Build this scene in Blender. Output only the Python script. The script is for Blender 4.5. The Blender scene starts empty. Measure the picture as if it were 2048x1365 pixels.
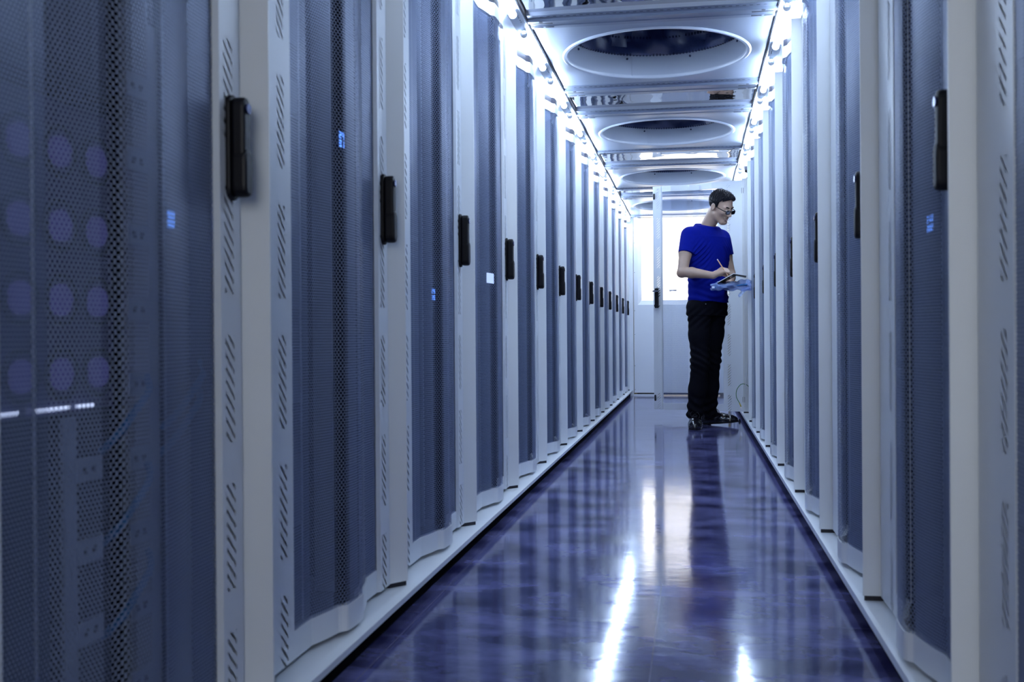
import bpy, bmesh, math, random
import numpy as np
from mathutils import Vector, Matrix
from math import sin, cos, pi, radians, sqrt

random.seed(7)
np.random.seed(7)
sc = bpy.context.scene
COL = sc.collection

# ------------------------------------------------------------------ camera
EYE = 0.71
cam = bpy.data.cameras.new('camera')
cam_o = bpy.data.objects.new('camera', cam)
COL.objects.link(cam_o)
sc.camera = cam_o
cam.sensor_width = 36.0
cam.lens = 2033.56 / 2048 * 36.0
cam.shift_x = -(1060.06 - 1024) / 2048
cam.clip_start = 0.05
YAW, ROLL, PITCH = .1593, .0074, -.0046
cam_o.matrix_world = (Matrix.Translation((0, 0, EYE)) @ Matrix.Rotation(YAW, 4, 'Z')
                      @ Matrix.Rotation(pi / 2 + PITCH, 4, 'X') @ Matrix.Rotation(-ROLL, 4, 'Z'))
cam.dof.use_dof = True
cam.dof.focus_distance = 7.9
cam.dof.aperture_fstop = 6.3

# ------------------------------------------------------------------ world, view
w = bpy.data.worlds.new('world')
sc.world = w
w.use_nodes = True
w.node_tree.nodes['Background'].inputs[0].default_value = (.25, .35, .8, 1)
w.node_tree.nodes['Background'].inputs[1].default_value = .05
sc.view_settings.view_transform = 'Standard'
sc.view_settings.look = 'None'
sc.view_settings.gamma = 1
sc.view_settings.use_curve_mapping = False
sc.view_settings.exposure = 1.15
sc.cycles.use_denoising = True
sc.cycles.max_bounces = 9
sc.cycles.diffuse_bounces = 5
sc.cycles.glossy_bounces = 5
sc.cycles.transmission_bounces = 6
sc.cycles.transparent_max_bounces = 40
sc.cycles.caustics_reflective = False
sc.cycles.caustics_refractive = False
sc.cycles.sample_clamp_indirect = 6

TUBE_COL = (.60, .76, 1.0)
TUBE_STRENGTH = 38
WINDOW_COL = (1.0, .93, .80)
WINDOW_STRENGTH = 1.25
REAR_STRENGTH = 3.0


def area(name, loc, rot, sx, sy, power, col):
    l = bpy.data.lights.new(name, 'AREA')
    l.shape = 'RECTANGLE'
    l.size, l.size_y, l.energy, l.color = sx, sy, power, col
    o = bpy.data.objects.new(name, l)
    o.location, o.rotation_euler = loc, rot
    COL.objects.link(o)
    return o


# lamps of the hall above the aisle's glazed roof
area('hall_light', (-.2, 6.0, 3.35), (0, 0, 0), 1.6, 9.0, 45, (1.0, .93, .78))

# ------------------------------------------------------------------ materials
MATS = {}


def nodes_of(m):
    m.use_nodes = True
    return m.node_tree.nodes, m.node_tree.links, m.node_tree.nodes['Principled BSDF']


def mat(name, col, rough=.5, metal=0, noise=0, scale=8, bump=0, spec=None, emit=None, estr=0, coat=0,
        bscale=None, rnoise=0):
    if name in MATS:
        return MATS[name]
    m = bpy.data.materials.new(name)
    n, l, p = nodes_of(m)
    p.inputs['Base Color'].default_value = (*col, 1)
    p.inputs['Roughness'].default_value = rough
    p.inputs['Metallic'].default_value = metal
    if spec is not None:
        p.inputs['Specular IOR Level'].default_value = spec
    if coat:
        p.inputs['Coat Weight'].default_value = coat
        p.inputs['Coat Roughness'].default_value = .08
    if emit:
        p.inputs['Emission Color'].default_value = (*emit, 1)
        p.inputs['Emission Strength'].default_value = estr
    if noise or bump or rnoise:
        tc = n.new('ShaderNodeTexCoord')
        nz = n.new('ShaderNodeTexNoise')
        nz.inputs['Scale'].default_value = scale
        nz.inputs['Detail'].default_value = 5
        l.new(tc.outputs['Object'], nz.inputs['Vector'])
        if noise:
            r = n.new('ShaderNodeValToRGB')
            r.color_ramp.elements[0].position = .3
            r.color_ramp.elements[1].position = .7
            r.color_ramp.elements[0].color = (*[c * (1 - noise) for c in col], 1)
            r.color_ramp.elements[1].color = (*[min(1, c * (1 + noise)) for c in col], 1)
            l.new(nz.outputs['Fac'], r.inputs[0])
            l.new(r.outputs[0], p.inputs['Base Color'])
        if rnoise:
            mr = n.new('ShaderNodeMapRange')
            mr.inputs['To Min'].default_value = max(0, rough - rnoise)
            mr.inputs['To Max'].default_value = rough + rnoise
            l.new(nz.outputs['Fac'], mr.inputs['Value'])
            l.new(mr.outputs[0], p.inputs['Roughness'])
        if bump:
            nb = n.new('ShaderNodeTexNoise')
            nb.inputs['Scale'].default_value = bscale or scale
            nb.inputs['Detail'].default_value = 4
            l.new(tc.outputs['Object'], nb.inputs['Vector'])
            b = n.new('ShaderNodeBump')
            b.inputs['Strength'].default_value = bump
            b.inputs['Distance'].default_value = .01
            l.new(nb.outputs['Fac'], b.inputs['Height'])
            l.new(b.outputs[0], p.inputs['Normal'])
    MATS[name] = m
    return m


def vmath(n, l, op, a, b=None):
    x = n.new('ShaderNodeVectorMath')
    x.operation = op
    for i, v in enumerate((a, b)):
        if v is None:
            continue
        if isinstance(v, tuple):
            x.inputs[i].default_value = v
        else:
            l.new(v, x.inputs[i])
    return x.outputs['Value'] if op in ('LENGTH', 'DOT_PRODUCT') else x.outputs['Vector']


def fmath(n, l, op, a, b=None, c=None):
    x = n.new('ShaderNodeMath')
    x.operation = op
    for i, v in enumerate((a, b, c)):
        if v is None:
            continue
        if isinstance(v, (int, float)):
            x.inputs[i].default_value = v
        else:
            l.new(v, x.inputs[i])
    return x.outputs[0]


def perforate(m, kind):
    """cut real see-through holes into a sheet whose UV map is in metres"""
    n, l, p = nodes_of(m)
    uv = n.new('ShaderNodeUVMap')
    sep = n.new('ShaderNodeSeparateXYZ')
    l.new(uv.outputs[0], sep.inputs[0])
    U, V = sep.outputs[0], sep.outputs[1]
    if kind == 'mesh':
        P = .0068
        v = vmath(n, l, 'MULTIPLY', uv.outputs[0], (1 / P, 1 / (P * 1.7320508), 0))
        ds = []
        for off in (0., .5):
            a = vmath(n, l, 'ADD', v, (off + 40, off + 40, 0))
            a = vmath(n, l, 'FRACTION', a)
            a = vmath(n, l, 'SUBTRACT', a, (.5, .5, 0))
            a = vmath(n, l, 'MULTIPLY', a, (1, 1.7320508, 0))
            ds.append(vmath(n, l, 'LENGTH', a))
        d = fmath(n, l, 'MINIMUM', ds[0], ds[1])
        # two vertical bands of coarser perforation where the sheet steps out
        b = fmath(n, l, 'ABSOLUTE', fmath(n, l, 'SUBTRACT', fmath(n, l, 'ABSOLUTE', fmath(n, l, 'SUBTRACT', U, .4355)), .049))
        band = fmath(n, l, 'LESS_THAN', b, .0235)
        r = fmath(n, l, 'ADD', fmath(n, l, 'MULTIPLY', band, .05), .435)
        hole = fmath(n, l, 'LESS_THAN', d, r)
    else:
        # slanted slots in groups up the stile
        uc = fmath(n, l, 'ABSOLUTE', fmath(n, l, 'SUBTRACT', fmath(n, l, 'ABSOLUTE', fmath(n, l, 'SUBTRACT', U, .4505)), .3095))
        inband = fmath(n, l, 'LESS_THAN', uc, .0165)
        sl = fmath(n, l, 'FRACT', fmath(n, l, 'DIVIDE', fmath(n, l, 'ADD', V, fmath(n, l, 'MULTIPLY', U, 1.0)), .022))
        slot = fmath(n, l, 'LESS_THAN', sl, .36)
        g = fmath(n, l, 'FRACT', fmath(n, l, 'DIVIDE', fmath(n, l, 'ADD', V, .03), .252))
        grp = fmath(n, l, 'LESS_THAN', g, .72)
        hole = fmath(n, l, 'MULTIPLY', fmath(n, l, 'MULTIPLY', inband, slot), grp)
    tr = n.new('ShaderNodeBsdfTransparent')
    mx = n.new('ShaderNodeMixShader')
    l.new(hole, mx.inputs[0])
    l.new(p.outputs[0], mx.inputs[1])
    l.new(tr.outputs[0], mx.inputs[2])
    l.new(mx.outputs[0], n['Material Output'].inputs[0])
    return m


WHITE = (.74, .78, .83)
M_white = mat('white powder coated steel', WHITE, .38, noise=.02, scale=3, bump=.02, bscale=400)
M_stile = perforate(mat('white slotted steel', WHITE, .38), 'slot')
M_mesh = perforate(mat('perforated steel sheet', (.29, .36, .55), .42, .2), 'mesh')
M_post = mat('pale steel post', (.78, .81, .83), .35, noise=.02, scale=3)
M_black = mat('black plastic', (.002, .002, .005), .5, spec=.25)
M_gasket = mat('black rubber', (.01, .01, .02), .6)
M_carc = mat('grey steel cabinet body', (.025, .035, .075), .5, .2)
M_rail = mat('galvanised rack rail', (.38, .44, .58), .4, .2)
M_dark = mat('dark equipment', (.008, .010, .028), .5)
M_equip = mat('grey equipment front', (.09, .11, .17), .5, noise=.2, scale=20)
M_fan = mat('violet backlit fan', (.06, .05, .2), .4, emit=(.22, .20, .9), estr=.05)
M_violet = mat('violet tinted chassis', (.05, .045, .17), .45)
M_blue = mat('blue cable', (.03, .16, .42), .5)
M_wcable = mat('white cable', (.75, .78, .82), .45)
M_led = mat('blue display digits', (0, 0, 0), .5, emit=(.10, .28, 1.0), estr=1.0)
M_leddim = mat('dark blue display glass', (.01, .015, .08), .2)
M_whiteled = mat('white status light', (0, 0, 0), .5, emit=(.5, .6, .9), estr=.8)
M_sticker = mat('pale label paper with added glow', (.75, .82, .95), .5, emit=(.45, .6, 1), estr=.25)  # weak blue emission makes the paper look lit
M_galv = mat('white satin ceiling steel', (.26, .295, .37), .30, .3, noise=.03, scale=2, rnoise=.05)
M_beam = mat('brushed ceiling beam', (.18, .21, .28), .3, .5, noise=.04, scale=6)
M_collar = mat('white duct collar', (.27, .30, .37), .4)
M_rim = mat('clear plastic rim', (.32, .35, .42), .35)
M_fabric = mat('black duct fabric', (.022, .032, .095), .33, bump=.5, bscale=9, scale=9)
M_ring = mat('black spiral ring', (.07, .09, .20), .25, .7)
M_tube = mat('fluorescent tube', (0, 0, 0), .5, emit=TUBE_COL, estr=TUBE_STRENGTH)
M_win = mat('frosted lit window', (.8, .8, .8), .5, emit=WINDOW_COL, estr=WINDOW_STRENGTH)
M_rear = mat('rear fill glow', (.8, .8, .8), .5, emit=(.88, .92, .95), estr=REAR_STRENGTH)  # glow of the added, unseen fill panel behind the camera
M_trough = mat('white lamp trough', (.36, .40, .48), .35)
M_toe = mat('matt black toe kick', (.0015, .0015, .003), .9, spec=.05)
M_wall = mat('pale blue white wall', (.82, .85, .89), .5, noise=.02, scale=2)
M_hall = mat('cream hall plaster', (.40, .36, .20), .8, noise=.1, scale=1)
M_chrome = mat('chrome', (.7, .72, .76), .15, 1)
M_green = mat('green yellow wire', (.05, .22, .06), .45)
M_yellow = mat('yellow sleeve', (.65, .5, .05), .45)


def floor_material():
    m = bpy.data.materials.new('polished dark blue floor')
    n, l, p = nodes_of(m)
    tc = n.new('ShaderNodeTexCoord')
    mp = n.new('ShaderNodeMapping')
    mp.inputs['Scale'].default_value = (.55, 1, 1)
    l.new(tc.outputs['Object'], mp.inputs[0])
    a = n.new('ShaderNodeTexNoise')
    a.inputs['Scale'].default_value = 5.5
    a.inputs['Detail'].default_value = 8
    a.inputs['Roughness'].default_value = .62
    l.new(mp.outputs[0], a.inputs[0])
    r = n.new('ShaderNodeValToRGB')
    r.color_ramp.elements[0].position = .40
    r.color_ramp.elements[0].color = (.020, .021, .075, 1)
    r.color_ramp.elements[1].position = .64
    r.color_ramp.elements[1].color = (.15, .155, .34, 1)
    l.new(a.outputs['Fac'], r.inputs[0])
    # joints of the slabs
    sep = n.new('ShaderNodeSeparateXYZ')
    l.new(tc.outputs['Object'], sep.inputs[0])
    fx = fmath(n, l, 'ABSOLUTE', fmath(n, l, 'SUBTRACT', fmath(n, l, 'FRACT', fmath(n, l, 'DIVIDE', fmath(n, l, 'ADD', sep.outputs[0], 12.094 + .3), .6)), .5))
    fy = fmath(n, l, 'ABSOLUTE', fmath(n, l, 'SUBTRACT', fmath(n, l, 'FRACT', fmath(n, l, 'DIVIDE', fmath(n, l, 'ADD', sep.outputs[1], 12.16), .6)), .5))
    jx = fmath(n, l, 'LESS_THAN', fx, .0030)
    jy = fmath(n, l, 'LESS_THAN', fy, .0022)
    j = fmath(n, l, 'MAXIMUM', jx, jy)
    mix = n.new('ShaderNodeMixRGB')
    l.new(fmath(n, l, 'MULTIPLY', j, .75), mix.inputs[0])
    l.new(r.outputs[0], mix.inputs[1])
    mix.inputs[2].default_value = (.15, .15, .22, 1)
    l.new(mix.outputs[0], p.inputs['Base Color'])
    rr = n.new('ShaderNodeMapRange')
    rr.inputs['From Min'].default_value = .3
    rr.inputs['From Max'].default_value = .7
    rr.inputs['To Min'].default_value = .13
    rr.inputs['To Max'].default_value = .06
    l.new(a.outputs['Fac'], rr.inputs[0])
    l.new(rr.outputs[0], p.inputs['Roughness'])
    p.inputs['IOR'].default_value = 1.9
    p.inputs['Specular Tint'].default_value = (.80, .84, 1, 1)
    bn = n.new('ShaderNodeTexNoise')
    bn.inputs['Scale'].default_value = 22
    bn.inputs['Detail'].default_value = 3
    l.new(mp.outputs[0], bn.inputs[0])
    b = n.new('ShaderNodeBump')
    b.inputs['Strength'].default_value = .035
    b.inputs['Distance'].default_value = .01
    l.new(bn.outputs['Fac'], b.inputs['Height'])
    l.new(b.outputs[0], p.inputs['Normal'])
    return m


def pane_material():
    m = bpy.data.materials.new('clear acrylic roof pane')
    n, l, p = nodes_of(m)
    n.remove(p)
    g = n.new('ShaderNodeBsdfGlossy')
    g.inputs['Roughness'].default_value = .03
    g.inputs['Color'].default_value = (.6, .6, .62, 1)
    t = n.new('ShaderNodeBsdfTransparent')
    t.inputs['Color'].default_value = (.93, .93, .88, 1)
    f = n.new('ShaderNodeFresnel')
    f.inputs['IOR'].default_value = 1.38
    mx = n.new('ShaderNodeMixShader')
    tc = n.new('ShaderNodeTexCoord')
    nz = n.new('ShaderNodeTexNoise')
    nz.inputs['Scale'].default_value = 5
    l.new(tc.outputs['Object'], nz.inputs[0])
    b = n.new('ShaderNodeBump')
    b.inputs['Strength'].default_value = .15
    b.inputs['Distance'].default_value = .02
    l.new(nz.outputs['Fac'], b.inputs['Height'])
    l.new(b.outputs[0], g.inputs['Normal'])
    l.new(f.outputs[0], mx.inputs[0])
    l.new(t.outputs[0], mx.inputs[1])
    l.new(g.outputs[0], mx.inputs[2])
    l.new(mx.outputs[0], n['Material Output'].inputs[0])
    return m


def lens_material():
    m = bpy.data.materials.new('spectacle lens')
    n, l, p = nodes_of(m)
    n.remove(p)
    g = n.new('ShaderNodeBsdfGlossy')
    g.inputs['Roughness'].default_value = .02
    t = n.new('ShaderNodeBsdfTransparent')
    f = n.new('ShaderNodeFresnel')
    f.inputs['IOR'].default_value = 1.5
    mx = n.new('ShaderNodeMixShader')
    l.new(f.outputs[0], mx.inputs[0])
    l.new(t.outputs[0], mx.inputs[1])
    l.new(g.outputs[0], mx.inputs[2])
    l.new(mx.outputs[0], n['Material Output'].inputs[0])
    return m


def bag_material():
    m = bpy.data.materials.new('clear plastic bag')
    n, l, p = nodes_of(m)
    p.inputs['Base Color'].default_value = (.45, .6, 1, 1)
    p.inputs['Roughness'].default_value = .15
    tc = n.new('ShaderNodeTexCoord')
    nz = n.new('ShaderNodeTexNoise')
    nz.inputs['Scale'].default_value = 40
    l.new(tc.outputs['Object'], nz.inputs[0])
    b = n.new('ShaderNodeBump')
    b.inputs['Strength'].default_value = .8
    l.new(nz.outputs['Fac'], b.inputs['Height'])
    l.new(b.outputs[0], p.inputs['Normal'])
    t = n.new('ShaderNodeBsdfTransparent')
    t.inputs['Color'].default_value = (.8, .86, 1, 1)
    mx = n.new('ShaderNodeMixShader')
    mx.inputs[0].default_value = .45
    l.new(t.outputs[0], mx.inputs[1])
    l.new(p.outputs[0], mx.inputs[2])
    l.new(mx.outputs[0], n['Material Output'].inputs[0])
    return m


# ------------------------------------------------------------------ helpers
def link(name, me, parent=None, loc=None):
    o = bpy.data.objects.new(name, me)
    COL.objects.link(o)
    if parent:
        o.parent = parent
    if loc is not None:
        o.location = loc
    return o


def tag(o, label=None, cat=None, group=None, kind=None):
    if label:
        o['label'] = label
    if cat:
        o['category'] = cat
    if group:
        o['group'] = group
    if kind:
        o['kind'] = kind
    return o


def thing(name, label, cat, loc=(0, 0, 0), rz=0, group=None):
    o = link(name, None)
    o.location = loc
    o.rotation_euler = (0, 0, rz)
    return tag(o, label, cat, group)


class MB:
    def __init__(s):
        s.v, s.f, s.uv, s.m = [], [], [], []

    def quadf(s, vs, uv=None, m=0):
        b = len(s.v)
        s.v += [tuple(v) for v in vs]
        s.f.append(tuple(range(b, b + len(vs))))
        s.uv.append(uv or [(0, 0)] * len(vs))
        s.m.append(m)

    def box(s, x0, x1, y0, y1, z0, z1, m=0):
        c = [(x0, y0, z0), (x1, y0, z0), (x1, y1, z0), (x0, y1, z0), (x0, y0, z1), (x1, y0, z1), (x1, y1, z1), (x0, y1, z1)]
        for q in ((0, 3, 2, 1), (4, 5, 6, 7), (0, 1, 5, 4), (1, 2, 6, 5), (2, 3, 7, 6), (3, 0, 4, 7)):
            s.quadf([c[i] for i in q], m=m)

    def prism(s, pts, z0, z1, m=0):
        """closed polygon in the local xy plane, extruded up"""
        n = len(pts)
        s.quadf([(x, y, z0) for x, y in reversed(pts)], m=m)
        s.quadf([(x, y, z1) for x, y in pts], m=m)
        for i in range(n):
            a, b = pts[i], pts[(i + 1) % n]
            s.quadf([(a[0], a[1], z0), (b[0], b[1], z0), (b[0], b[1], z1), (a[0], a[1], z1)], m=m)

    def ribbon(s, prof, z0, z1, th, m=0, nseg=1):
        """sheet following prof=[(x,y,u)], outer face at prof, inner face th behind, UV in metres"""
        off = []
        n = len(prof)
        for i in range(n):
            a, b = prof[max(0, i - 1)], prof[min(n - 1, i + 1)]
            t = Vector((b[0] - a[0], b[1] - a[1])).normalized()
            off.append((prof[i][0] - t.y * th, prof[i][1] + t.x * th))
        for i in range(n - 1):
            a, b = prof[i], prof[i + 1]
            s.quadf([(a[0], a[1], z0), (b[0], b[1], z0), (b[0], b[1], z1), (a[0], a[1], z1)],
                    [(a[2], z0), (b[2], z0), (b[2], z1), (a[2], z1)], m)
            c, d = off[i], off[i + 1]
            s.quadf([(d[0], d[1], z0), (c[0], c[1], z0), (c[0], c[1], z1), (d[0], d[1], z1)],
                    [(b[2], z0), (a[2], z0), (a[2], z1), (b[2], z1)], m)
            for z in (z0, z1):
                s.quadf([(a[0], a[1], z), (b[0], b[1], z), (d[0], d[1], z), (c[0], c[1], z)], m=m)
        for i in (0, n - 1):
            a, c = prof[i], off[i]
            s.quadf([(a[0], a[1], z0), (c[0], c[1], z0), (c[0], c[1], z1), (a[0], a[1], z1)], m=m)

    def tube(s, pts, r, n=10, m=0, cap=True):
        pts = [Vector(p) for p in pts]
        rs = r if isinstance(r, (list, tuple)) else [r] * len(pts)
        rings = []
        up = None
        for i, p in enumerate(pts):
            t = (pts[min(i + 1, len(pts) - 1)] - pts[max(i - 1, 0)]).normalized()
            if up is None:
                up = t.orthogonal().normalized()
            up = (up - t * up.dot(t)).normalized()
            sd = t.cross(up)
            rings.append([p + (up * cos(2 * pi * k / n) + sd * sin(2 * pi * k / n)) * rs[i] for k in range(n)])
        for i in range(len(rings) - 1):
            for k in range(n):
                s.quadf([rings[i][k], rings[i][(k + 1) % n], rings[i + 1][(k + 1) % n], rings[i + 1][k]], m=m)
        if cap:
            s.quadf(list(reversed(rings[0])), m=m)
            s.quadf(rings[-1], m=m)

    def disc(s, c, r, z, n=24, m=0, ring=None):
        p = [(c[0] + r * cos(2 * pi * k / n), c[1] + r * sin(2 * pi * k / n), z) for k in range(n)]
        s.quadf(p, m=m)

    def lathe(s, c, prof, n=64, m=0, closed=False):
        """prof [(r,z)] about the vertical through c"""
        P = prof + [prof[0]] if closed else prof
        for i in range(len(P) - 1):
            (r0, z0), (r1, z1) = P[i], P[i + 1]
            for k in range(n):
                a, b = 2 * pi * k / n, 2 * pi * (k + 1) / n
                s.quadf([(c[0] + r0 * cos(a), c[1] + r0 * sin(a), z0), (c[0] + r0 * cos(b), c[1] + r0 * sin(b), z0),
                         (c[0] + r1 * cos(b), c[1] + r1 * sin(b), z1), (c[0] + r1 * cos(a), c[1] + r1 * sin(a), z1)], m=m)

    def xform(s, M):
        s.v = [tuple(M @ Vector(v)) for v in s.v]
        return s

    def mesh(s, name, mats, smooth=False, merge=True, bevel=0):
        me = bpy.data.meshes.new(name)
        me.from_pydata(s.v, [], s.f)
        uvl = me.uv_layers.new(name='UVMap')
        flat = [c for f in s.uv for p in f for c in p]
        uvl.data.foreach_set('uv', flat)
        for m in (mats if isinstance(mats, (list, tuple)) else [mats]):
            me.materials.append(m)
        me.polygons.foreach_set('material_index', s.m)
        bm = bmesh.new()
        bm.from_mesh(me)
        if merge:
            bmesh.ops.remove_doubles(bm, verts=bm.verts, dist=1e-5)
        bmesh.ops.recalc_face_normals(bm, faces=bm.faces)
        bm.to_mesh(me)
        bm.free()
        if smooth:
            me.polygons.foreach_set('use_smooth', [True] * len(me.polygons))
            try:
                me.set_sharp_from_angle(angle=radians(40))
            except Exception:
                pass
        me.update()
        return me

    def build(s, name, mats, parent=None, loc=None, smooth=False, bevel=0, merge=True):
        o = link(name, s.mesh(name, mats, smooth, merge), parent, loc)
        if bevel:
            b = o.modifiers.new('bevel', 'BEVEL')
            b.width = bevel
            b.segments = 2
            b.limit_method = 'ANGLE'
        return o


def copy_tree(o, parent=None):
    c = o.copy()
    COL.objects.link(c)
    if parent:
        c.parent = parent
    for ch in list(o.children):
        copy_tree(ch, c)
    return c


ORD = ['nearest', 'second', 'third', 'fourth', 'fifth', 'sixth', 'seventh', 'eighth', 'ninth', 'tenth', 'eleventh',
       'twelfth', 'thirteenth', 'fourteenth']

# ------------------------------------------------------------------ the setting
XL, XR = -.785, .445          # base planes of the two rows of doors
P = .8607                     # pitch of the cabinets
Y0L, Y0R = 2.583 - 2 * P, 2.569 - 2 * P   # near edge of the first cabinet of either row
YEND = 12.05
CEIL = 2.106

f = MB()
f.box(-2.2, 1.9, -1.2, 13.2, -.05, 0)
tag(f.build('floor', floor_material()), kind='structure')

# plinths the cabinets stand on
for nm, s, xe in (('trim_1', -1, -.717), ('trim_2', 1, .394)):
    b = MB()
    xo = -1.85 if s < 0 else 1.55
    b.box(min(xo, xe), max(xo, xe), -.9, YEND - .004, .046, .060)
    b.box(min(xo, xe + s * .001), max(xo, xe + s * .010), -.9, YEND - .004, .040, .046)
    b.box(min(xo, xe + s * .022), max(xo, xe + s * .022), -.9, YEND - .004, .001, .040, m=1)
    o = b.build(nm, [M_white, M_toe])
    tag(o, kind='structure')
    o['label'] = 'white sill along the foot of the %s row of cabinets' % ('left' if s < 0 else 'right')

# side walls, hall shell
b = MB(); b.box(-2.2, -2.15, -1.2, 13.2, 0, 3.6); tag(b.build('wall_left', M_hall), kind='structure')
b = MB(); b.box(1.85, 1.9, -1.2, 13.2, 0, 3.6); tag(b.build('wall_right', M_hall), kind='structure')
b = MB(); b.box(-2.2, 1.9, -1.2, 13.2, 3.55, 3.6); tag(b.build('ceiling', M_hall), kind='structure')
b = MB(); b.box(-2.2, 1.9, 13.15, 13.2, 0, 3.6); tag(b.build('wall_far', M_hall), kind='structure')
# aisle cover before the first visible beam, and covers over the rows
b = MB()
b.box(-.715, .365, -1.1, 3.75, CEIL, CEIL + .03)
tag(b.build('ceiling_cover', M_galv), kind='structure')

# rear end of the aisle (behind the camera) with a glowing panel added for light from behind
b = MB()
for x0, x1, z0, z1 in ((-2.2, -.62, 0, 3.6), (.30, 1.9, 0, 3.6), (-.62, .30, 0, .75), (-.62, .30, 2.03, 3.6)):
    b.box(x0, x1, -1.2, -1.12, z0, z1)
tag(b.build('wall_rear', M_wall), kind='structure')
b = MB(); b.box(-.62, .30, -1.18, -1.15, .75, 2.03); tag(b.build('rear_fill_panel', M_rear), kind='structure')

# far end: sliding door with a frosted pane
W = YEND
b = MB()
b.box(-1.9, -.697, W, W + .06, .0, 2.2)
b.box(.425, 1.6, W, W + .06, .0, 2.2)
b.box(-.697, .425, W, W + .06, 2.1065, 2.2)
tag(b.build('wall_back', M_wall), kind='structure')
b = MB()
x0, x1 = -.690, .395
wx0, wx1, wz0, wz1 = -.600, .282, 1.125, 2.096
b.box(x0, x1, W - .012, W + .03, .035, wz0 - .055)
b.box(x0, wx0 - .045, W - .012, W + .03, wz0 - .055, 2.104)
b.box(wx1 + .045, x1, W - .012, W + .03, wz0 - .055, 2.104)
# bevelled reveal of the pane
for q in (((wx0 - .045, W - .012, wz0 - .055), (wx1 + .045, W - .012, wz0 - .055), (wx1, W + .012, wz0), (wx0, W + .012, wz0)),
          ((wx0 - .045, W - .012, wz0 - .055), (wx0, W + .012, wz0), (wx0, W + .012, wz1), (wx0 - .045, W - .012, wz1)),
          ((wx1 + .045, W - .012, wz0 - .055), (wx1 + .045, W - .012, wz1), (wx1, W + .012, wz1), (wx1, W + .012, wz0))):
    b.quadf(q)
for z in (.07, .35, .72, 1.0, 1.45, 1.8):       # rivets along the edge
    b.box(x0 + .006, x0 + .012, W - .0145, W - .012, z, z + .006, m=1)
door = b.build('door_1', [M_wall, M_gasket])
tag(door, kind='structure')
door['label'] = 'white end door with large frosted lit window'
b = MB(); b.box(wx0, wx1, W + .012, W + .02, wz0, wz1); o = b.build('window_pane', M_win, door)
b = MB()
b.box(-.275, -.255, W - .05, W - .012, 1.222, 1.248)
b.tube([(-.268, W - .05, 1.235), (-.235, W - .052, 1.236), (-.19, W - .05, 1.235)], [.008, .009, .011], 10)
b.build('door_handle', M_chrome, door, smooth=True)
b = MB()
b.box(-.66, .30, W - .006, W + .02, .012, .030, m=0)
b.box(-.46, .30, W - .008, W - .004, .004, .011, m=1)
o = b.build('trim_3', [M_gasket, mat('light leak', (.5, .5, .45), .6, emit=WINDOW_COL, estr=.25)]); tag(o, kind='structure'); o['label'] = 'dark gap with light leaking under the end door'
b = MB()
b.box(-.697, -.46, W - .035, W - .009, .0, .018)
o = b.build('trim_4', M_wall); tag(o, kind='structure')
b = MB()
b.box(.400, .410, W - .006, W + .01, 1.1, 2.09)  # glowing strip stands in for the light at the door jamb
o = b.build('jamb_light_strip', M_win); tag(o, kind='structure'); o['label'] = 'narrow lit slit beside the end door'

# ------------------------------------------------------------------ aisle ceiling
RAILS = ((-.715, -1, 'trim_5'), (.365, 1, 'trim_6'))
for xr, s, nm in RAILS:
    b = MB()
    def bx(a0, a1, z0, z1, m=0):
        b.box(min(xr + s * a0, xr + s * a1), max(xr + s * a0, xr + s * a1), -1.0, W - .003, z0, z1, m)
    bx(0, .006, 2.090, 2.135)
    bx(-.004, .0, 2.094, 2.104, 1)          # black strip painted in for the shade of the gap
    # sloping reflector plate from the rail out to the cabinet tops
    y0, y1 = -1.0, W - .003
    q = [(xr + s * .006, 2.092), (xr + s * .055, 2.073), (xr + s * .085, 2.030), (xr + s * .085, 2.140), (xr + s * .006, 2.140)]
    n_ = len(q)
    for i in range(n_):
        a, c = q[i], q[(i + 1) % n_]
        b.quadf([(a[0], y0, a[1]), (c[0], y0, c[1]), (c[0], y1, c[1]), (a[0], y1, a[1])])
    # rivets between the lamps
    base = (Y0L if s < 0 else Y0R)
    for k in range(13):
        yy = base + k * P + (.86 if s < 0 else .72)
        for dy in (.0, .025, .06, .085):
            zz = 2.086
            b.box(xr + s * .020 - .002, xr + s * .020 + .002, yy + dy, yy + dy + .005, zz - .002, zz - .0002, 1)
    # cover on top of the cabinets
    xo = -1.85 if s < 0 else 1.55
    b.box(min(xo, xr + s * .085), max(xo, xr + s * .085), y0, y1, 2.135, 2.15)
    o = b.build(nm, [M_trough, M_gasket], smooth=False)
    tag(o, kind='structure')
    o['label'] = 'white lamp trough above the %s row' % ('left' if s < 0 else 'right')

XC = (RAILS[0][0] + RAILS[1][0]) / 2
HW = (RAILS[1][0] - RAILS[0][0]) / 2 - .003


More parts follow.
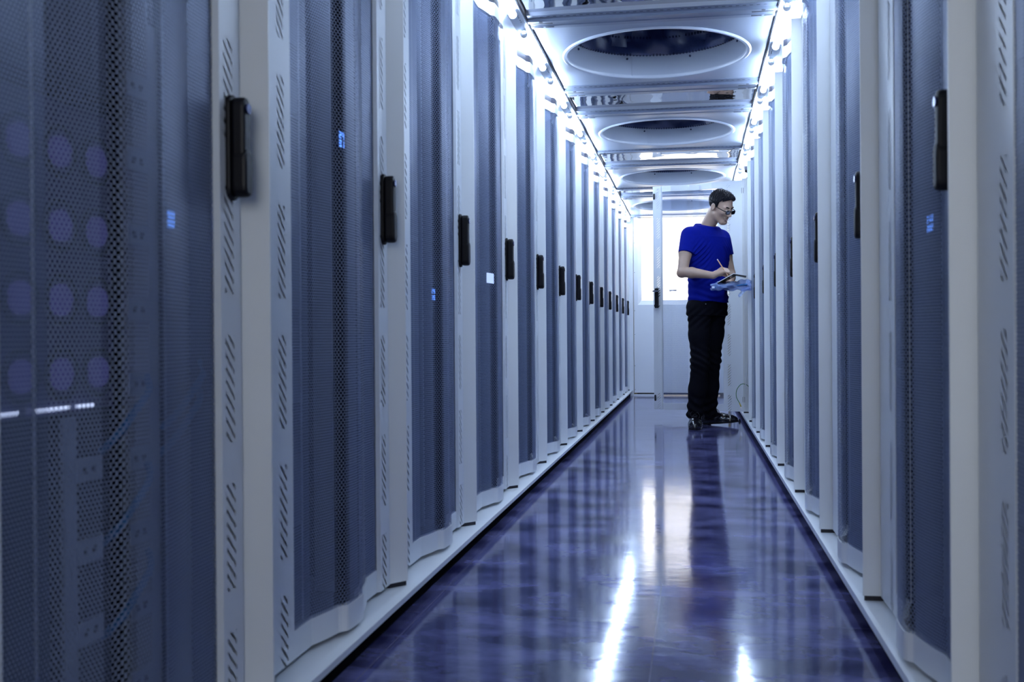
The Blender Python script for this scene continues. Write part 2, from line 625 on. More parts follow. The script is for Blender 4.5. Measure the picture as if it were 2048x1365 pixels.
def beam(y0, y1, label):
    """folded steel channel across the aisle"""
    t = thing('ceiling_beam', label, 'beam', (XC, y0, CEIL), group='crossbeams of the aisle ceiling')
    L = y1 - y0
    pf = [(0, .03), (0, -.002), (.26 * L, -.002), (.30 * L, -.012), (.42 * L, -.012), (.47 * L, -.006), (.66 * L, -.006),
          (.70 * L, -.008), (.86 * L, -.008), (.9 * L, .0), (L, .0), (L, .03)]
    b = MB()
    for i in range(len(pf)):
        a, c = pf[i], pf[(i + 1) % len(pf)]
        b.quadf([(-HW, a[0], a[1]), (HW, a[0], a[1]), (HW, c[0], c[1]), (-HW, c[0], c[1])])
    for x in (-HW, HW):
        b.quadf([(x, a[0], a[1]) for a in pf])
    for k in range(34):                        # row of small perforations
        x = -HW + .06 + k * (2 * HW - .12) / 33
        b.box(x, x + .014, .12 * L, .12 * L + .004, -.0026, -.002, 1)
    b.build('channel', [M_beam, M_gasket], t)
    for sx in (-1, 1):
        s_ = MB()
        cx_ = sx * (HW - .058)
        s_.tube([(cx_, .34 * L, -.0135), (cx_, .34 * L, -.0125)], .009, 14)
        x0_, x1_ = sorted((sx * (HW - .012), sx * (HW - .105)))
        s_.box(x0_, x1_, .52 * L, .52 * L + .010, -.0072, -.0062)
        s_.box(x0_, x0_ + .045, .75 * L, .75 * L + .010, -.0092, -.0082)
        s_.box(x0_ + .055, x1_, .75 * L, .75 * L + .010, -.0092, -.0082)
        s_.build('slot_plate', M_gasket, t)
    return t


def duct_panel(y0, y1, yc, label, R=.463):
    t = thing('ceiling_tile', label, 'ceiling panel', (XC, yc, CEIL), group='ceiling panels with a round duct opening')
    a, c = y0 - yc, y1 - yc
    b = MB()
    N = 96
    def edge(ang):
        dx, dy = cos(ang), sin(ang)
        k = 1e9
        if abs(dx) > 1e-9:
            k = min(k, HW / abs(dx))
        if dy > 1e-9:
            k = min(k, c / dy)
        if dy < -1e-9:
            k = min(k, a / dy)
        return dx * k, dy * k
    Ri = R - .002
    angs = sorted([2 * pi * i / N for i in range(N)] + [math.atan2(yy, xx) % (2 * pi) for xx in (-HW, HW) for yy in (a, c)])
    for i in range(len(angs)):
        A, B = angs[i], angs[(i + 1) % len(angs)]
        ea, eb = edge(A), edge(B)
        b.quadf([(Ri * cos(A), Ri * sin(A), 0), (Ri * cos(B), Ri * sin(B), 0), (eb[0], eb[1], 0), (ea[0], ea[1], 0)])
    for i in range(len(angs)):                 # a little edge height
        A, B = angs[i], angs[(i + 1) % len(angs)]
        ea, eb = edge(A), edge(B)
        b.quadf([(ea[0], ea[1], 0), (eb[0], eb[1], 0), (eb[0], eb[1], .02), (ea[0], ea[1], .02)])
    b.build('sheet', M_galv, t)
    b = MB()
    b.lathe((0, 0), [(R + .002, -.001), (R - .006, -.007), (R - .020, -.006), (R - .024, .002), (R - .022, .02), (R - .003, .02)], closed=True)
    b.build('rim', M_rim, t, smooth=True)
    b = MB()
    Rc = R - .023
    b.lathe((0, 0), [(Rc, .002), (Rc, .115), (Rc + .004, .115), (Rc + .004, .002)], closed=True)
    for k in range(8):
        an = 2 * pi * (k + .5) / 8
        b.tube([(Rc * cos(an), Rc * sin(an), .095), ((Rc - .006) * cos(an), (Rc - .006) * sin(an), .095)], .006, 8, m=1)
    b.tube([((Rc - .002) * cos(1.9), (Rc - .002) * sin(1.9), .004), ((Rc - .002) * cos(1.9), (Rc - .002) * sin(1.9), .112)], .0015, 6)
    b.build('collar', [M_collar, M_ring], t, smooth=True)
    # pleated black fabric hose above the collar
    b = MB()
    N = 96
    Z = [.112, .14, .17, .20, .23, .27, .32, .38, .45]
    rng = random.Random(int(yc * 100))
    ph = [rng.uniform(0, 6.28) for _ in range(6)]
    ring = []
    for j, z in enumerate(Z):
        row = []
        for k in range(N):
            an = 2 * pi * k / N
            r = Rc - .012 - .05 * (z - .112) + (.016 * sin(7 * an + ph[0] + j * .9) + .010 * sin(17 * an + ph[1] - j * 1.3) + .008 * sin(31 * an + ph[2] + j)) * min(1, j / 2)
            row.append((r * cos(an), r * sin(an), z + .012 * sin(5 * an + ph[3]) * min(1, j / 2)))
        ring.append(row)
    for j in range(len(Z) - 1):
        for k in range(N):
            b.quadf([ring[j][k], ring[j][(k + 1) % N], ring[j + 1][(k + 1) % N], ring[j + 1][k]])
    b.quadf(ring[-1])
    b.build('fabric_hose', M_fabric, t, smooth=True)
    b = MB()
    for z, r in ((.116, Rc - .010), (.205, Rc - .022)):
        n_ = 150
        for k in range(n_):                    # coiled ribs of the clamping spring
            a0 = 2 * pi * k / n_
            b.box(-.0035, .0035, -.0035, .0035, -.006, .006)
            M = Matrix.Translation((r * cos(a0), r * sin(a0), z)) @ Matrix.Rotation(a0, 4, 'Z')
            for q in range(24):
                b.v[-24 + q] = tuple(M @ Vector(b.v[-24 + q]))
    b.build('clamp_ring', M_ring, t, merge=False)
    b = MB()
    b.box(-Rc + .03, Rc - .03, -.05, .05, .30, .304)
    b.box(-Rc + .03, Rc - .03, -.05, -.046, .26, .30)
    b.box(-.04, .04, -Rc + .03, Rc - .03, .306, .31)
    for x in (-.12, -.10, -.08, .03, .12):
        b.tube([(x, -.052, .285), (x, -.050, .285)], .006, 8, m=1)
    b.build('cross_bracket', [mat('dark blue steel bracket', (.03, .045, .12), .25, .8), M_chrome], t)
    return t


def roof_pane(y0, y1, label):
    o_ = thing('roof_pane', label, 'glass pane', (XC, (y0 + y1) / 2, CEIL), group='clear panes between the ceiling beams')
    b = MB()
    N = 24
    d = (y1 - y0) / 2 - .002
    def zz(i):
        x = -1 + 2 * i / N
        return .012 + .004 * (1 - x * x)
    for i in range(N):
        xa, xb = -HW + 2 * HW * i / N, -HW + 2 * HW * (i + 1) / N
        b.quadf([(xa, -d, zz(i)), (xb, -d, zz(i + 1)), (xb, d, zz(i + 1)), (xa, d, zz(i))])
    b.build('pane', M_pane, o_, smooth=True)
    return o_


M_pane = pane_material()
beams = [(4.37, 4.57, 'white steel crossbeam at the top edge of the photo before the nearest round opening'),
         (5.64, 5.91, 'white steel crossbeam just beyond the nearest round duct opening'),
         (6.28, 6.51, 'white steel crossbeam just before the second round duct opening'),
         (7.65, 7.79, 'white steel crossbeam just beyond the second round duct opening'),
         (8.31, 8.53, 'white steel crossbeam just before the third round duct opening'),
         (9.60, 9.81, 'white steel crossbeam just beyond the third round duct opening'),
         (10.16, 10.45, 'white steel crossbeam just before the farthest round duct opening'),
         (11.75, 12.04, 'white steel crossbeam meeting the end door of the aisle')]
for a_, b_, l_ in beams:
    beam(a_, b_, l_)
for a_, b_, c_, l_ in ((4.57, 5.64, 5.095, 'ceiling panel with the nearest and largest-looking round duct opening, dark hose inside'),
                       (6.51, 7.65, 7.06, 'ceiling panel with the second round duct opening from the camera'),
                       (8.53, 9.60, 9.065, 'ceiling panel with the third round duct opening, above the open cabinet door'),
                       (10.45, 11.75, 11.02, 'ceiling panel with the farthest round duct opening, seen partly through the open door')):
    duct_panel(a_, b_, c_, l_)
for a_, b_, l_ in ((3.75, 4.37, 'clear roof pane at the very top edge of the photo'),
                   (5.91, 6.28, 'clear roof pane with a smoke detector behind it'),
                   (7.79, 8.31, 'clear roof pane between the second and third round duct openings'),
                   (9.81, 10.16, 'clear roof pane before the farthest round duct opening')):
    roof_pane(a_, b_, l_)

# things above the glazed strips
t = thing('smoke_detector', 'white round smoke detector on a stem above the clear roof pane', 'smoke detector', (-.232, 6.50, 2.19))
b = MB(); b.lathe((0, 0), [(.0, .0), (.026, .0), (.043, .010), (.043, .018), (.030, .024), (.0, .024)], 32)
b.build('head', M_white, t, smooth=True)
b = MB(); b.lathe((0, 0), [(.0, .024), (.020, .024), (.020, .09), (.03, .095), (.03, 1.36), (0, 1.36)], 24)
b.build('stem', M_white, t, smooth=True)

for k, (x, y, r, zz, lab) in enumerate(((.47, 7.0, .12, 2.95, 'round white pipe with black bands above the right end of the clear pane'),
                                 (.30, 4.95, .12, 2.9, 'grey pipe above the topmost clear pane'),)):
    t = thing('ventilation_pipe', lab, 'pipe', (x, y, zz))
    b = MB(); b.tube([(0, -.5, 0), (0, .9, 0)], r, 32); b.build('barrel', M_white, t, smooth=True)
    for q in (-.35, -.1, .15, .4, .65):
        b = MB()
        b.tube([(0, q, 0), (0, q + .02, 0)], r + .006, 32)
        b.build('band', M_gasket, t, smooth=True)
t = thing('cable_tray', 'long cable tray of pale and yellow cables above the left edge of the ceiling panes', 'cable tray', (-.60, 3.8, 2.80))
b = MB(); b.box(-.40, .12, 0, 8, -.02, -.01); b.box(-.40, -.39, 0, 8, -.02, .06); b.box(.11, .12, 0, 8, -.02, .06)
b.build('tray', M_rail, t)
rng = random.Random(5)
cols = [M_wcable, mat('ochre cable', (.40, .30, .05), .5), mat('grey cable', (.3, .32, .36), .5), M_gasket, mat('olive cable', (.22, .2, .08), .5)]
b = MB()
for k in range(62):                            # rungs and bundles hung across the underside
    y = .06 + k * .128 + rng.uniform(-.02, .02)
    r = rng.uniform(.018, .042)
    b.tube([(-.38, y, -.03 - r * .5), (-.1, y + .02, -.035 - r), (.11, y + .01, -.03 - r * .5)], r, 8, m=rng.choice([0, 0, 0, 1, 2, 2, 3, 4]))
o = b.build('cable_bundle', cols, t, smooth=True)
o['kind'] = 'stuff'
t = thing('duct_bend', 'large ochre duct above the right part of the clear panes', 'duct', (-.05, 6.9, 2.86))
b = MB(); b.tube([(0, -.15, 0), (0, .0, 0), (.02, .35, .02), (.10, .7, .1), (.2, 1.2, .25)], [.16, .17, .17, .17, .17], 24)
b.build('duct_sleeve', mat('ochre duct wrap', (.12, .085, .012), .6, noise=.3, scale=6), t, smooth=True)
b = MB(); b.tube([(-.10, -.30, -.20), (-.02, -.32, -.24), (.06, -.30, -.2), (.09, -.25, -.12), (.07, -.2, -.04)], .012, 10)
b.build('hose', M_wcable, t, smooth=True)

# ------------------------------------------------------------------ lamps
def tube_light(loc, rz, label, group):
    t = thing('tube_light', label, 'tube light', loc, rz, group)
    b = MB(); b.tube([(0, -.285, 0), (0, .285, 0)], .015, 14); b.build('tube', M_tube, t, smooth=True)
    b = MB()
    for s in (-1, 1):
        b2 = MB()
        b2.tube([(0, s * .285, 0), (0, s * .297, 0)], .0165, 16)
        b2.box(-.010, .010, s * .291 - .006, s * .291 + .006, .0, .026)
        b2.build('lamp_holder', M_white, t)
    return t


proto = None
for s, xt, y0, off, side in ((-1, -.741, Y0L, .49, 'left'), (1, .391, Y0R, .33, 'right')):
    for k in range(2, 13):
        y = y0 + k * P + off
        if y > W - .35:
            continue
        if k < 3:
            lab = 'white fluorescent tube above the %s row, out past the top edge' % side
        else:
            lab = 'bright fluorescent tube in the trough above the %s cabinet of the %s row' % (ORD[k], side)
        if proto is None:
            proto = tube_light((xt, y, 2.064), 0, lab, 'fluorescent tubes above the %s row of cabinets' % side)
        else:
            c = copy_tree(proto)
            c.location = (xt, y, 2.064)
            c['label'] = lab
            c['group'] = 'fluorescent tubes above the %s row of cabinets' % side

# ------------------------------------------------------------------ server cabinets
ZT = 1.944                                      # height of a cabinet above the plinth


def door_profile(y0, y1, n=60):
    """plan of a door front: flat stiles, a crease and a bulge that steps out twice"""
    pts = []
    c, hw = .4605, .180
    def d(y):
        a = abs(y - c)
        if a > hw:
            return 0.
        t_ = 1 - a / hw
        base = .030 * (1 - (1 - t_) ** 2) if True else 0
        return base
    def step(y):
        for e, sg in ((.385, 1), (.486, -1)):
            pass
        k1 = min(1, max(0, (y - .376) / .022))
        k2 = min(1, max(0, (.513 - y) / .022))
        k = min(k1, k2)
        return .013 * k * k * (3 - 2 * k)
    ys = sorted(set([y0, y1] + [y for y in (c - hw, c + hw, .376, .398, .491, .513) if y0 < y < y1]
                    + [y0 + (y1 - y0) * i / n for i in range(1, n)]))
    ys = [y for i, y in enumerate(ys) if i == 0 or y - ys[i - 1] > 1e-4]
    for y in ys:
        pts.append((d(y) + step(y), y, y))
    return pts


def shift(prof, dx):
    return [(x + dx, y, u) for x, y, u in prof]


def make_cabinet():
    t = link('server_cabinet', None)
    b = MB()                                   # body: sides, back, roof, base, inner frame
    D = -.98
    b.box(D, -.022, .004, .010, 0, ZT)
    b.box(D, -.022, P - .010, P - .004, 0, ZT)
    b.box(D, D + .01, .004, P - .004, 0, ZT)
    b.box(D, -.022, .004, P - .004, ZT - .012, ZT)
    b.box(D, -.022, .004, P - .004, .004, .016)
    b.box(-.062, -.022, .010, .075, .016, ZT - .012)
    b.box(-.062, -.022, P - .06, P - .010, .016, ZT - .012)
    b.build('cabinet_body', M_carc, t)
    for yy in (.155, .690):                    # rack rails
        r = MB()
        r.box(-.15, -.145, yy, yy + .045, .02, ZT - .02)
        r.box(-.15, -.10, yy + (.040 if yy < .4 else 0), yy + (.045 if yy < .4 else .005), .02, ZT - .02)
        for k in range(13):
            z = .10 + k * .14
            r.box(-.1435, -.1425, yy + .014, yy + .03, z, z + .012, 1)
            r.box(-.1435, -.1425, yy + .014, yy + .03, z + .03, z + .042, 1)
        r.build('rack_rail', [M_rail, M_gasket], t)
    # fixed post between neighbouring doors, with its black foot
    y = P
    b = MB()
    b.prism([(-.02, .806), (-.002, .806), (.006, .812), (.036, y - .012), (.041, y - .006), (.041, y - .001), (-.02, y - .001)], .012, ZT + .002)
    post = b.build('door_post', M_post, t)
    b = MB()
    b.prism([(-.018, .812), (.004, .814), (.037, y - .008), (.037, y - .003), (-.018, y - .003)], .0, .012)
    b.build('post_foot', M_gasket, post)
    b = MB()                                   # black ribbon over the curved door top
    b.ribbon(shift(door_profile(.02, .795), -.002), ZT - .012, ZT + .020, .02)
    b.build('top_ribbon', M_gasket, t)
    # swinging door
    dr = link('door', None, t, (0, .002, 0))
    b = MB()
    b.ribbon(door_profile(.004, .190, 4), .012, ZT - .012, .014, m=1)
    b.ribbon([(x + (.008 if yy > .728 else 0), yy, u) for x, yy, u in door_profile(.720, .804, 10)], .012, ZT - .012, .014, m=1)
    b.ribbon(door_profile(.190, .720), .012, .068, .014)
    b.ribbon(door_profile(.190, .720), ZT - .062, ZT - .012, .014)
    b.box(-.016, -.0145, .27, .275, .068, ZT - .062)
    fr = b.build('door_frame', [M_white, M_stile], dr)
    b = MB()
    for q in (.0020, .0030):             # sheet thickness: the hole walls close at a glancing view
        b.ribbon(shift(door_profile(.188, .722), -q), .066, ZT - .060, .00045)
    b.build('mesh_panel', M_mesh, dr)
    h = MB()                                   # swing handle: base, lever, lock
    yc_ = .768
    def pill(w_, z0, z1, x0, x1):
        pts = []
        for k in range(9):
            a_ = pi * k / 8
            pts.append((w_ * cos(a_), z1 - w_ + w_ * sin(a_)))
        for k in range(9):
            a_ = pi + pi * k / 8
            pts.append((w_ * cos(a_), z0 + w_ + w_ * sin(a_)))
        m_ = MB()
        m_.prism(pts, 0, 1)
        m_.v = [(x0 + z * (x1 - x0), yc_ + x, y) for x, y, z in m_.v]
        return m_
    hd = pill(.019, .885, 1.065, .006, .016).build('door_handle', M_black, dr, bevel=.003)
    pill(.0155, .890, 1.060, .016, .040).build('handle_lever', M_black, hd, bevel=.006)
    pill(.017, .890, .972, .016, .043).build('handle_grip', M_black, hd, bevel=.006)
    h = MB()
    h.tube([(.036, yc_, 1.040), (.043, yc_, 1.040)], .009, 14)
    h.build('lock_barrel', mat('blue black lock', (.02, .03, .12), .2, .6), hd, smooth=True)
    return t


cab0 = make_cabinet()
cabs = {}
for side in ('left', 'right'):
    n_ = 13 if side == 'left' else 13
    for k in range(n_):
        c = cab0 if (side == 'left' and k == 0) else copy_tree(cab0)
        if side == 'left':
            c.location = (XL, Y0L + k * P, .060)
            c.rotation_euler = (0, 0, 0)
        else:
            c.location = (XR, Y0R + (k + 1) * P, .060)
            c.rotation_euler = (0, 0, pi)
        where = 'nearest the camera' if k == 0 else ('last before the end door' if k == n_ - 1 else ORD[k] + ' from the camera')
        extra = ''
        if side == 'left':
            if k == 0: extra = ', violet fans behind its mesh'
            if k == 1: extra = ', small blue display inside'
            if k == 3: extra = ', square label on its mesh'
        c['label'] = ('white server cabinet in the %s row, %s%s' % (side, where, extra))
        c['category'] = 'server cabinet'
        c['group'] = 'server cabinets along the %s side of the aisle' % side
        cabs[side, k] = c
# the open one: its door swung out across the aisle
OPEN = cabs['right', 8]
OPEN['label'] = 'white server cabinet in the right row standing open beside the man'
for ch in OPEN.children:
    if ch.name.startswith('door') and not ch.name.startswith('door_post'):
        ch.rotation_euler = (0, 0, -radians(107))
        ch.location = (.012, -.012, 0)
        OPEN_DOOR = ch
lt = MB()
lt.prism([(-.018, .752), (-.034, .752), (-.034, .786), (-.018, .786)], .885, 1.055)
o_ = lt.build('door_latch', M_black, OPEN_DOOR, bevel=.006)
o_['label'] = 'black latch box with chrome key barrel on the inner side of the door'
lt = MB(); lt.tube([(-.034, .769, 1.03), (-.060, .769, 1.03)], .010, 14); lt.box(-.062, -.056, .745, .795, 1.024, 1.036)
lt.build('key_barrel', M_chrome, o_, smooth=True)
lt = MB(); lt.tube([(-.034, .769, .905), (-.046, .769, .905)], .016, 16); lt.build('rod_disc', M_black, o_, smooth=True)
for yy in (.790, .020):
    for zz in (.085, ZT - .125):
        lt = MB()
        lt.tube([(-.0146, yy, zz + .008), (-.0158, yy, zz + .008)], .0085, 12)
        lt.tube([(-.0146, yy, zz + .045), (-.0158, yy, zz + .045)], .0085, 12)
        lt.box(-.0158, -.0146, yy - .0085, yy + .0085, zz + .008, zz + .045)
        lt.build('slot_hole', M_gasket, OPEN_DOOR)
# cabinets behind the camera keep the aisle closed
for side in ('left', 'right'):
    for k in (-1, -2):
        c = copy_tree(cab0)
        c.location = (XL, Y0L + k * P, .060) if side == 'left' else (XR, Y0R + (k + 1) * P, .060)
        c.rotation_euler = (0, 0, 0 if side == 'left' else pi)
        c['label'] = 'white server cabinet of the %s row behind the camera' % side
        c['category'] = 'server cabinet'
        c['group'] = 'server cabinets behind the camera on the %s' % side

# ------------------------------------------------------------------ implicit surfaces for the man
class Field:
    """signed distance grid, shapes joined smoothly, meshed with surface nets"""
    def __init__(s, lo, hi, h):
        s.lo = np.array(lo, float)
        s.h = h
        s.n = np.ceil((np.array(hi) - s.lo) / h).astype(int) + 1
        s.D = np.full(s.n, .2, np.float32)

    def sub(s, lo, hi, pad=.05):
        a = np.clip(np.floor((np.array(lo) - pad - s.lo) / s.h).astype(int), 0, s.n - 1)
        b = np.clip(np.ceil((np.array(hi) + pad - s.lo) / s.h).astype(int) + 1, 1, s.n)
        sl = tuple(slice(a[i], b[i]) for i in range(3))
        g = [((np.arange(a[i], b[i]) * s.h) + s.lo[i]).astype(np.float32) for i in range(3)]
        return sl, g[0][:, None, None], g[1][None, :, None], g[2][None, None, :]

    def add(s, sl, d, k=.01, op='u'):
        A = s.D[sl]
        if op == 'u':
            if k > 0:
                hh = np.clip(.5 + .5 * (A - d) / k, 0, 1)
                s.D[sl] = A * (1 - hh) + d * hh - k * hh * (1 - hh)
            else:
                s.D[sl] = np.minimum(A, d)
        elif op == 's':
            d = -d
            hh = np.clip(.5 - .5 * (A - d) / k, 0, 1)
            s.D[sl] = A * (1 - hh) + d * hh + k * hh * (1 - hh)
        elif op == 'i':
            s.D[sl] = np.maximum(A, d)

    def cap(s, a, b, ra, rb, k=.01, op='u', flat=None, fk=1.):
        """tapered capsule; flat = direction in which the section is squeezed by fk"""
        a, b = np.array(a, float), np.array(b, float)
        R = max(ra, rb)
        sl, X, Y, Z = s.sub(np.minimum(a, b) - R, np.maximum(a, b) + R)
        ab = b - a
        px, py, pz = X - a[0], Y - a[1], Z - a[2]
        t = np.clip((px * ab[0] + py * ab[1] + pz * ab[2]) / max(1e-9, ab @ ab), 0, 1)
        qx, qy, qz = px - t * ab[0], py - t * ab[1], pz - t * ab[2]
        r = ra + (rb - ra) * t
        if flat is not None:
            f = np.array(flat, float)
            f = f / np.linalg.norm(f)
            c = (qx * f[0] + qy * f[1] + qz * f[2]) * (1 / fk - 1)
            qx, qy, qz = qx + c * f[0], qy + c * f[1], qz + c * f[2]
        d = np.sqrt(qx * qx + qy * qy + qz * qz) - r
        s.add(sl, d.astype(np.float32), k, op)

    def chain(s, pts, rs, k=.01, flat=None, fk=1.):
        for i in range(len(pts) - 1):
            s.cap(pts[i], pts[i + 1], rs[i], rs[i + 1], k, 'u', flat, fk)

    def ell(s, c, r, M=None, k=.01, op='u'):
        c, r = np.array(c, float), np.array(r, float)
        R = max(r)
        sl, X, Y, Z = s.sub(c - R, c + R)
        p = [X - c[0], Y - c[1], Z - c[2]]
        if M is not None:
            p = [p[0] * M[0][i] + p[1] * M[1][i] + p[2] * M[2][i] for i in range(3)]
        k0 = np.sqrt((p[0] / r[0]) ** 2 + (p[1] / r[1]) ** 2 + (p[2] / r[2]) ** 2)
        k1 = np.sqrt((p[0] / r[0] ** 2) ** 2 + (p[1] / r[1] ** 2) ** 2 + (p[2] / r[2] ** 2) ** 2) + 1e-6
        s.add(sl, (k0 * (k0 - 1) / k1).astype(np.float32), k, op)

    def fn(s, lo, hi, f, k=.01, op='u', pad=.03):
        sl, X, Y, Z = s.sub(lo, hi, pad)
        s.add(sl, np.broadcast_to(f(X, Y, Z), s.D[sl].shape).astype(np.float32), k, op)

    def mesh(s, name, m):
        D = s.D.copy()
        D[0] = D[-1] = .2; D[:, 0] = D[:, -1] = .2; D[:, :, 0] = D[:, :, -1] = .2
        D[D == 0] = 1e-6
        S = D < 0
        nx, ny, nz = np.array(D.shape) - 1
        c = np.zeros((nx, ny, nz), np.int8)
        for i in (0, 1):
            for j in (0, 1):
                for k in (0, 1):
                    c += S[i:nx + i, j:ny + j, k:nz + k]
        I, J, K = np.nonzero((c > 0) & (c < 8))
        idx = np.full((nx, ny, nz), -1, np.int64)
        idx[I, J, K] = np.arange(len(I))
        pos = np.zeros((len(I), 3)); cnt = np.zeros(len(I))
        cor = [(i, j, k) for i in (0, 1) for j in (0, 1) for k in (0, 1)]
        for a in cor:
            for ax in range(3):
                if a[ax]:
                    continue
                b = list(a); b[ax] = 1
                da = D[I + a[0], J + a[1], K + a[2]]
                db = D[I + b[0], J + b[1], K + b[2]]
                m_ = (da < 0) != (db < 0)
                t = np.where(m_, da / np.where(m_, da - db, 1), 0)
                p = np.zeros((len(I), 3)) + np.array(a, float)
                p[:, ax] += t
                pos[m_] += p[m_]
                cnt += m_
        pos = pos / cnt[:, None]
        V = (pos + np.stack([I, J, K], 1)) * s.h + s.lo
        F = []
        for ax in range(3):
            sa = [slice(1, -1)] * 3; sb = [slice(1, -1)] * 3
            sa[ax] = slice(0, -1); sb[ax] = slice(1, None)
            A, B = S[tuple(sa)], S[tuple(sb)]
            E_ = np.nonzero(A != B)
            inside = A[E_]
            g = [e + (0 if q == ax else 1) for q, e in enumerate(E_)]
            u, v = [q for q in range(3) if q != ax]
            def cell(du, dv):
                h_ = [x.copy() for x in g]
                h_[u] = h_[u] - du; h_[v] = h_[v] - dv
                return idx[h_[0], h_[1], h_[2]]
            q = np.stack([cell(1, 1), cell(0, 1), cell(0, 0), cell(1, 0)], 1)
            flip = inside if ax != 1 else ~inside
            q[~flip] = q[~flip][:, ::-1]
            F.append(q)
        F = np.concatenate(F)
        F = F[(F >= 0).all(1)]
        me = bpy.data.meshes.new(name)
        me.vertices.add(len(V)); me.vertices.foreach_set('co', V.astype(np.float32).ravel())
        me.loops.add(F.size); me.loops.foreach_set('vertex_index', F.ravel().astype(np.int32))
        me.polygons.add(len(F))
        me.polygons.foreach_set('loop_start', np.arange(0, F.size, 4, dtype=np.int32))
        me.polygons.foreach_set('use_smooth', np.ones(len(F), bool))
        me.update(calc_edges=True)
        me.validate()
        me.materials.append(m)
        return me


def nrm(v):
    v = np.array(v, float)
    return v / np.linalg.norm(v)


M_skin = mat('warm brown skin', (.38, .255, .19), .48, noise=.05, scale=18, bump=.05, bscale=160)
nn_, ll_, pp_ = nodes_of(M_skin)
pp_.inputs['Subsurface Weight'].default_value = .12
pp_.inputs['Subsurface Radius'].default_value = (.012, .005, .003)
pp_.inputs['Subsurface Scale'].default_value = .5
M_shirt = mat('royal blue cotton', (.002, .007, .19), .85, spec=.08, noise=.06, scale=60, bump=.08, bscale=500)
M_trous = mat('blue black trousers', (.0025, .0025, .006), .9, spec=.12, bump=.1, bscale=300)
M_shoe = mat('black polished leather', (.006, .006, .010), .16, coat=.5)
M_hair = mat('black hair', (.002, .002, .005), .5, spec=.12, bump=.5, bscale=90, scale=90)
M_lens = lens_material()
M_paper = mat('white paper', (.78, .80, .84), .7)
M_lip = mat('lip skin', (.36, .19, .17), .45)

PX, PY = .105, 7.97                             # where the man stands
TY = radians(42)                                # torso turned from the camera towards the open cabinet
tf = np.array([sin(TY), -cos(TY), 0])           # torso forward
tr = np.array([-cos(TY), -sin(TY), 0])          # his right-hand side
up_ = np.array([0, 0, 1.])


def T(x, y, z, o=(PX, PY)):                     # torso frame -> world
    return np.array([o[0], o[1], 0]) + tr * x + tf * y + up_ * z


# joints
shR = T(.163, -.010, 1.472); shL = T(-.163, -.005, 1.464)
elR = np.array([-.078, 7.76, 1.185]); wrR = np.array([.150, 7.665, 1.152])
elL = np.array([.290, 8.09, 1.19]); wrL = np.array([.272, 7.885, 1.075])
hipR = np.array([.045, 7.90, .92]); hipL = np.array([.165, 8.03, .92])
knR = np.array([.050, 7.89, .50]); knL = np.array([.140, 8.03, .52])
anR = np.array([.008, 7.93, .085]); anL = np.array([.120, 8.13, .095])
neck0 = np.array([.110, 7.970, 1.555])
HC = np.array([.214, 7.885, 1.688])             # head centre
HY, HP, HR = radians(53), radians(28), radians(6)
RH = (Matrix.Rotation(-(pi - HY) , 3, 'Z') @ Matrix.Rotation(-HP, 3, 'X') @ Matrix.Rotation(HR, 3, 'Y'))
# local head frame: x = his right .. converted so that y looks forward
fwd = RH @ Vector((0, 1, 0))
RHn = np.array(RH)


def Hd(x, y, z):
    return HC + RHn @ np.array([x, y, z])


def head_shapes(F, grow=0., only_cranium=False):
    g = grow
    F.ell(Hd(0, -.014, .034), (.075 + g, .095 + g, .084 + g), RHn, .02)
    if only_cranium:
        return
    F.ell(Hd(0, .020, -.018), (.064, .070, .088), RHn, .02)
    F.cap(Hd(.046, .004, -.060), Hd(.020, .064, -.100), .019, .018, .022)
    F.cap(Hd(-.046, .004, -.060), Hd(-.020, .064, -.100), .019, .018, .022)
    F.ell(Hd(0, .068, -.100), (.026, .021, .018), RHn, .018)
    F.cap(Hd(-.042, .070, .020), Hd(.042, .070, .020), .011, .011, .014)
    for s_ in (-1, 1):
        F.ell(Hd(s_ * .044, .058, -.022), (.020, .017, .018), RHn, .018)
        F.ell(Hd(s_ * .031, .093, .002), (.013, .014, .010), RHn, .012, 's')
        F.ell(Hd(s_ * .031, .0745, .001), (.0150, .0130, .0125), RHn, .003)
        F.ell(Hd(s_ * .012, .098, -.036), (.008, .009, .007), RHn, .005)
    F.cap(Hd(0, .084, .012), Hd(0, .108, -.030), .0065, .0105, .009)
    F.cap(Hd(-.018, .082, -.0600), Hd(.018, .082, -.0600), .006, .006, .008)
    F.cap(Hd(-.010, .088, -.0600), Hd(.010, .088, -.0600), .0052, .0052, .006)
    F.cap(Hd(-.012, .085, -.0735), Hd(.012, .085, -.0735), .0065, .0065, .006)
    F.cap(Hd(-.022, .094, -.0668), Hd(.022, .094, -.0668), .0022, .0022, .002, 's')
    for s_ in (-1, 1):
        F.ell(Hd(s_ * .077, -.014, -.006), (.0085, .020, .033), RHn, .006)
        F.ell(Hd(s_ * .086, -.010, -.002), (.006, .011, .019), RHn, .004, 's')


def finger(F, base, dirs, lens, r0, r1, k=.004):
    p = np.array(base, float)
    pts, rs = [p], [r0]
    for i, (d, L) in enumerate(zip(dirs, lens)):
        p = p + nrm(d) * L
        pts.append(p)
        rs.append(r0 + (r1 - r0) * (i + 1) / len(lens))
    F.chain(pts, rs, k)
    return pts


man = thing('person', 'man in royal blue t-shirt and dark trousers, with glasses, standing writing in a notebook', 'person', (PX, PY, 0))
INV = Matrix.Translation((-PX, -PY, 0))


def put(name, me, parent=None):
    me.transform(INV)
    return link(name, me, parent or man)


